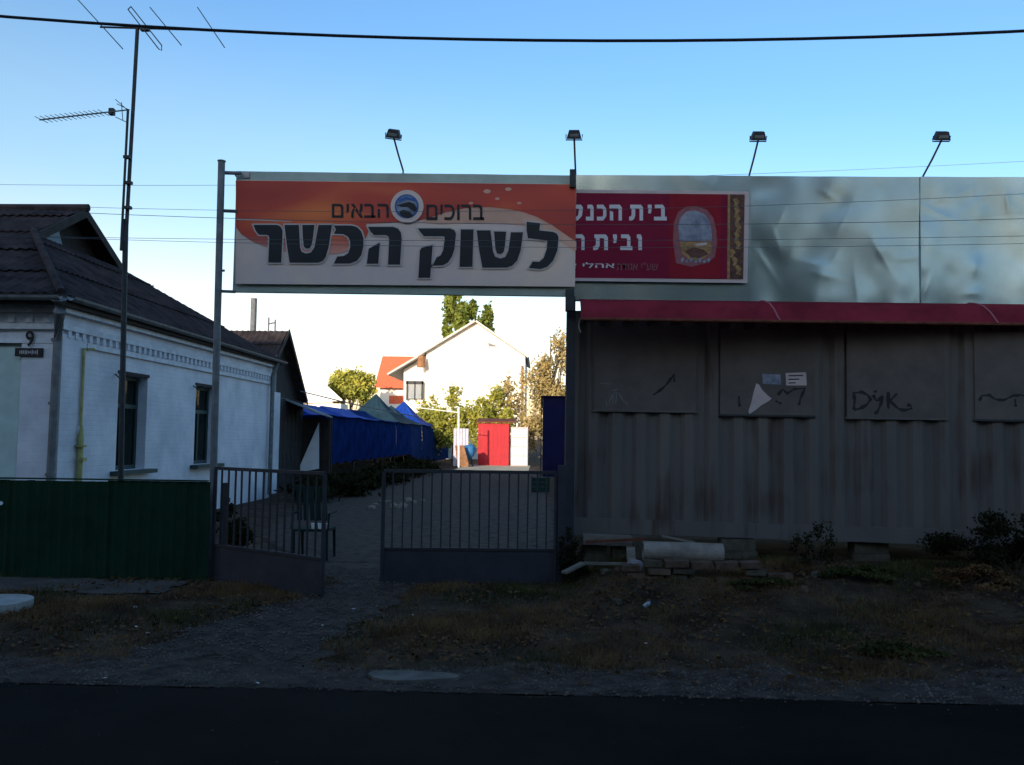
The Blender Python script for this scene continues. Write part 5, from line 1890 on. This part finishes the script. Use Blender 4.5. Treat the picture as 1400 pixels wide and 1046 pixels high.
# low wall of old concrete blocks in the bank
WY = 8.80
lw = thing('low_block_wall', 'low crumbling wall of old bricks in the bank below the pipe', 'wall', (1.6, 9.2, 0))
x_ = aty(848, 790, WY).x
k = 0
while x_ < aty(1062, 790, WY).x:
    w_ = random.uniform(0.20, 0.27)
    for row in range(3):
        z0 = gzs(x_, WY) - 0.05 + row * 0.075
        if random.random() < (0.0, 0.25, 0.5)[row]:
            continue
        MB().obox((x_ + w_ / 2 + 0.06 * (row % 2), WY + random.uniform(-0.03, 0.03), z0 + 0.034), (w_ - random.uniform(0.012, 0.05), 0.12, random.uniform(0.05, 0.068)), (random.uniform(-.08, .08), random.uniform(-.07, .07), random.uniform(-.18, .18))).build('brick', random.choice(['old_brick', 'old_brick', 'block']), lw)
    x_ += w_
    k += 1
settle(lw)

# scattered bricks and rubble on the bank
for k in range(26):
    x_ = random.uniform(0.5, 6.6)
    y_ = random.uniform(8.1, 9.7)
    r_ = random.uniform(0.02, 0.06)
    bm = bmesh.new()
    bmesh.ops.create_icosphere(bm, subdivisions=1, radius=r_)
    for v in bm.verts:
        v.co *= random.uniform(0.7, 1.25)
    me = bpy.data.meshes.new('bank_stone')
    bm.to_mesh(me)
    bm.free()
    me.materials.append(M[random.choice(['block', 'old_brick', 'block', 'soil'])])
    o = bpy.data.objects.new('bank_stone', me)
    COL.objects.link(o)
    o.location = (x_, y_, gzs(x_, y_) + r_ * 0.3)
    o.rotation_euler = (random.random(), random.random(), random.random() * 3)
    tag(o, 'small broken stone lying on the weedy bank below the container', 'stone', 'broken stones on the bank')


def crumple(name, px, py, r_, material, label, cat, sq=0.6, seed=1, sub=2, lift=0.5):
    rr_ = random.Random(seed)
    p = ground_on(px, py)
    bm = bmesh.new()
    bmesh.ops.create_icosphere(bm, subdivisions=sub, radius=r_)
    for v in bm.verts:
        v.co *= rr_.uniform(0.7, 1.2)
        v.co.z *= sq
    me = bpy.data.meshes.new(name)
    bm.to_mesh(me)
    bm.free()
    me.materials.append(M[material])
    o_ = bpy.data.objects.new(name, me)
    COL.objects.link(o_)
    o_.location = (p.x, p.y, gzs(p.x, p.y) + r_ * sq * lift)
    return tag(o_, label, cat)


crumple('plastic_bag', 868, 798, 0.10, 'bag', 'crumpled whitish plastic bag on the bank below the pipe', 'bag', 0.75, 2, lift=0.8)
p = ground_on(885, 833)
bo = thing('plastic_bottle', 'small clear plastic bottle lying on the bank below the bag', 'bottle', (p.x, p.y, p.z))
MB().tube([(p.x - 0.03, p.y, p.z + 0.02), (p.x + 0.01, p.y, p.z + 0.05), (p.x + 0.025, p.y, p.z + 0.062)], [0.022, 0.022, 0.01], 12).build('bottle_body', 'bottle', bo)
MB().tube([(p.x + 0.025, p.y, p.z + 0.062), (p.x + 0.034, p.y, p.z + 0.069)], 0.012, 10).build('cap', 'ink_blue', bo)
settle(bo)
lit = [(352, 936, 0.028, 'white scrap of paper at the road edge below the gravel path'), (185, 858, 0.028, 'white scrap on the grass left of the gravel path'), (202, 866, 0.022, 'small pale scrap just right of the scrap on the left grass'),
       (101, 918, 0.018, 'tiny yellowish scrap near the road at far left'), (143, 929, 0.028, 'flat pale scrap on the road edge at left'), (185, 830, 0.02, 'pale scrap near the foot of the green fence'), (417, 941, 0.014, 'tiny pale scrap on the road edge right of the path'),
       (483, 833, 0.022, 'pale scrap on the grass just right of the gravel path'), (440, 856, 0.026, 'yellowish scrap in the grass below the gate opening'), (564, 841, 0.02, 'pale scrap in front of the right gate leaf'),
       (985, 942, 0.02, 'pale pebble-like scrap at the road edge right of centre'), (1186, 947, 0.016, 'tiny pale scrap at the road edge far right'), (883, 880, 0.016, 'tiny pale scrap on the bank foot below the bottle'), (777, 893, 0.014, 'tiny pale scrap beside the gravel shoulder at centre')]
for i, (px, py, r_, lab) in enumerate(lit):
    crumple('litter', px, py, r_, 'paper' if i in (0, 1) else 'border', lab, 'litter', 0.35, 20 + i, 1)

# ------------------------------------------------------------------ grass, leaves, gravel (stuff)
def blades(name, n, fn, h, w, material, label, cat, bbox, seed, lean_=0.5):
    r = np.random.default_rng(seed)
    x = r.uniform(bbox[0], bbox[1], n * 4)
    y = r.uniform(bbox[2], bbox[3], n * 4)
    keep = r.random(n * 4) < fn(x, y)
    x, y = x[keep][:n], y[keep][:n]
    m_ = len(x)
    z = gz(x, y)
    a = r.uniform(0, 2 * np.pi, m_)
    hh = h * (0.3 + 0.9 * r.random(m_)) * (0.7 + 0.6 * (nz(x, y, 1.5, 7) + 0.3))
    hh = np.clip(hh, 0.01, 1)
    la = r.uniform(0, 2 * np.pi, m_)
    ll = hh * lean_ * r.random(m_) * 2
    b0_ = np.stack([x - np.cos(a) * w, y - np.sin(a) * w, z - 0.005], 1)
    b1_ = np.stack([x + np.cos(a) * w, y + np.sin(a) * w, z - 0.005], 1)
    t_ = np.stack([x + np.cos(la) * ll, y + np.sin(la) * ll, z + hh], 1)
    V = np.stack([b0_, b1_, t_], 1).reshape(-1, 3)
    return stuff(big(name, V, np.arange(3 * m_).reshape(-1, 3), material), label, cat)


def d_dry(x, y):
    base = np.where(in_path(x, y), 0.03, 1.0) * sstep(5.62, 6.3, y + 0.2 * nz(x, y, 1.4, 4))
    left = np.where(x < -2.2, 1.0, 1.0)
    pav = np.where((y > 8.5) & (x < -3.7), 0.08, 1.0)
    return base * pav * np.clip(0.35 + 0.9 * nz(x, y, 0.9, 2), 0.05, 1) * left


def d_green(x, y):
    base = np.where(in_path(x, y), 0.0, 1.0) * sstep(5.8, 6.4, y)
    pav = np.where((y > 8.5) & (x < -3.7), 0.05, 1.0)
    return base * pav * np.clip(-0.1 + 1.2 * nz(x, y, 0.8, 8) + 0.5 * sstep(8.2, 9.4, y) * (x > 0.3), 0, 1)


blades('dry_grass', 85000, d_dry, 0.07, 0.0030, 'dry_grass', 'dry brown grass covering the verge and the bank', 'grass', (-9, 9, 5.6, 9.7), 1, 0.9)
blades('green_grass', 45000, d_green, 0.085, 0.0035, 'weed', 'patches of dark green weeds in the verge and bank', 'grass', (-9, 9, 5.8, 9.9), 2, 0.6)


def scatter_quads(name, n, fn, size, material, label, cat, bbox, seed, up_=0.25):
    r = np.random.default_rng(seed)
    x = r.uniform(bbox[0], bbox[1], n * 4)
    y = r.uniform(bbox[2], bbox[3], n * 4)
    keep = r.random(n * 4) < fn(x, y)
    x, y = x[keep][:n], y[keep][:n]
    m_ = len(x)
    z = gz(x, y) + 0.012 + r.random(m_) * 0.02
    a = np.stack([r.normal(size=m_), r.normal(size=m_), r.normal(size=m_) * up_], 1)
    a /= np.linalg.norm(a, axis=1)[:, None]
    b = np.cross(a, np.stack([np.zeros(m_), np.zeros(m_), np.ones(m_)], 1) + r.normal(size=(m_, 3)) * 0.4)
    b /= np.linalg.norm(b, axis=1)[:, None]
    s_ = (size * (0.4 + r.random(m_)))[:, None]
    P = np.stack([x, y, z], 1)
    V = np.stack([P - a * s_, P + b * s_ * 0.6, P + a * s_, P - b * s_ * 0.6], 1).reshape(-1, 3)
    return stuff(big(name, V, np.arange(4 * m_).reshape(-1, 4), material), label, cat)


scatter_quads('fallen_leaves', 9000, lambda x, y: np.where(in_path(x, y), 0.04, 1.0) * np.clip(0.25 + nz(x, y, 1.1, 6), 0.02, 1) * sstep(5.6, 6.4, y), 0.022, 'dead_leaf', 'brown fallen leaves scattered over the verge and bank', 'leaves', (-9, 9, 5.6, 9.7), 3)


def pebbles(name, n, fn, size, material, label, cat, bbox, seed):
    r = np.random.default_rng(seed)
    x = r.uniform(bbox[0], bbox[1], n * 4)
    y = r.uniform(bbox[2], bbox[3], n * 4)
    keep = r.random(n * 4) < fn(x, y)
    x, y = x[keep][:n], y[keep][:n]
    m_ = len(x)
    z = gz(x, y) + np.where(y < 5.6, 0.026, 0.012)
    s_ = size * (0.35 + r.random(m_) ** 2)
    base = np.array([(1, 0, 0), (0, 1, 0), (-1, 0, 0), (0, -1, 0), (0, 0, 0.8), (0, 0, -0.6)], float)
    V = base[None] * (s_[:, None, None]) * (0.6 + 0.8 * r.random((m_, 6, 3)))
    V = V + np.stack([x, y, z], 1)[:, None, :]
    tri = np.array([(0, 1, 4), (1, 2, 4), (2, 3, 4), (3, 0, 4), (1, 0, 5), (2, 1, 5), (3, 2, 5), (0, 3, 5)])
    Fq = (tri[None] + 6 * np.arange(m_)[:, None, None]).reshape(-1, 3)
    return stuff(big(name, V.reshape(-1, 3), Fq, material), label, cat)


pebbles('gravel_stones', 16000, lambda x, y: np.where(in_path(x, y) | (y < 6.15 + 0.2 * nz(x, y, 1.1, 4)), 1.0, 0.12), 0.012, 'stone', 'loose grey gravel on the path and the road shoulder', 'gravel', (-8, 8, 5.44, 10.5), 4)


pebbles('road_grit', 500, lambda x, y: 0.04 + 0.96 * sstep(5.2, 5.5, y), 0.006, 'stone', 'scattered grit and small stones along the asphalt edge', 'grit', (-6, 6, 4.2, 5.5), 9)

# weeds and bushes
def bush(label, px, Y, wpx, pytop, n, size, lm, seed, name='bush'):
    k = Y / FPX
    c_ = aty(px, 760, Y)
    g_ = gzs(c_.x, Y)
    top = aty(px, pytop, Y).z - g_
    w_ = wpx * k / 2
    t_ = thing(name, label, 'bush', (c_.x, Y, g_))
    r = random.Random(seed)
    cs, rs_ = [], []
    for q in range(26):
        an, f_ = r.uniform(0, 6.28), r.random() ** 0.6
        hh = r.uniform(0.15, 1) * top * (1 - 0.55 * f_ * f_)
        cs.append((c_.x + math.cos(an) * f_ * w_, Y + math.sin(an) * f_ * w_ * 0.6, g_ + hh))
        rs_.append((w_ * 0.22, w_ * 0.2, top * 0.13))
        MB().tube([(c_.x + r.uniform(-.05, .05), Y, g_ - 0.02), cs[-1]], [0.008, 0.003], 5).build('stem', 'bark', t_) if q % 2 == 0 else None
    leaves('foliage', cs, rs_, n, size, lm, t_, seed=seed)
    settle(t_)


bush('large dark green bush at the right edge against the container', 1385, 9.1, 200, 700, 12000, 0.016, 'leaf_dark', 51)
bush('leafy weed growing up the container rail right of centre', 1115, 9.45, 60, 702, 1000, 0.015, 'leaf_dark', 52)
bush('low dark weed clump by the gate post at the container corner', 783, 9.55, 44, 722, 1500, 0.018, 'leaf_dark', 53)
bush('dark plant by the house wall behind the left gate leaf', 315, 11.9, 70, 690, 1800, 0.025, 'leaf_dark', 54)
bush('low olive weed clump on the bank in the middle right', 1180, 8.9, 110, 775, 3000, 0.017, 'weed', 55)
bush('reddish dry weed clump on the right part of the bank', 1320, 8.6, 130, 770, 2800, 0.016, 'dead_leaf', 56)
bush('small green weed on the verge below the long rusty bar', 1040, 8.6, 90, 790, 2000, 0.016, 'weed', 57)
bush('low grass clump at the foot of the gravel shoulder on the right', 1230, 6.7, 110, 880, 900, 0.02, 'weed', 58)

# ------------------------------------------------------------------ unseen street side behind the viewer, shaped to block sun and steer reflections
def block_building(name, label, x0, x1, y0, y1, h, wall, rooff):
    t_ = thing(name, label, 'unseen building', ((x0 + x1) / 2, (y0 + y1) / 2, 0))
    MB().box(x0, x1, y0, y1, 0, h).build('wall', wall, t_)
    MB().box(x0 - 0.3, x1 + 0.3, y0 - 0.3, y1 + 0.3, h + 0.001, h + 0.25).build('roof', rooff, t_)
    nfl = int(h // 3)
    for f_ in range(nfl):
        for k in range(int((x1 - x0) // 3)):
            xa_ = x0 + 0.9 + 3 * k
            wv = MB().box(xa_, xa_ + 1.4, y1 + 0.001, y1 + 0.05, 0.9 + f_ * 3, 2.3 + f_ * 3).build('window', 'shutter', t_)
            MB().box(xa_ + 0.1, xa_ + 1.3, y1 + 0.051, y1 + 0.056, 1.0 + f_ * 3, 2.2 + f_ * 3).build('pane', 'glass', wv)
    settle(t_)


block_building('unseen_shade_block', 'unseen beige four-storey block across the street, added to shade the foreground', -58, -3.3, -20, -8, 12.0, 'far_wall', 'slate')
block_building('unseen_row_house', 'unseen lower beige house, kept low to let sun reach the metal fascia', -3.0, 1.4, -18, -9, 7.8, 'far_wall', 'slate')
block_building('unseen_row_house', 'unseen three-storey beige house, added tall to darken the fascia reflections', 1.8, 9.6, -19, -9, 10.5, 'far_wall', 'slate')
block_building('unseen_row_house', 'unseen low beige house at far right, kept low for bright fascia reflections', 10.4, 30, -19, -9, 5.2, 'far_wall', 'slate')
for i, (x_, h_, lab) in enumerate(((-3.5, 9.4, 'unseen leafy tree beside the tall block, added to soften the shade edge'), (0.6, 7.7, 'unseen leafy tree behind the viewer, added to dapple the sun'), (6.4, 9.6, 'unseen leafy tree across the road at the right, added for its shade'))):
    tree(lab, 'tree', (x_, -7.0, 0), h_, [(0, 0, h_ * 0.68, 1.9, 1.6, h_ * 0.3), (-0.8, 0, h_ * 0.55, 1.2, 1.2, h_ * 0.22), (0.8, 0, h_ * 0.58, 1.2, 1.2, h_ * 0.22)], 7000, 0.11, 'leaf_green', 0.16, 80 + i)
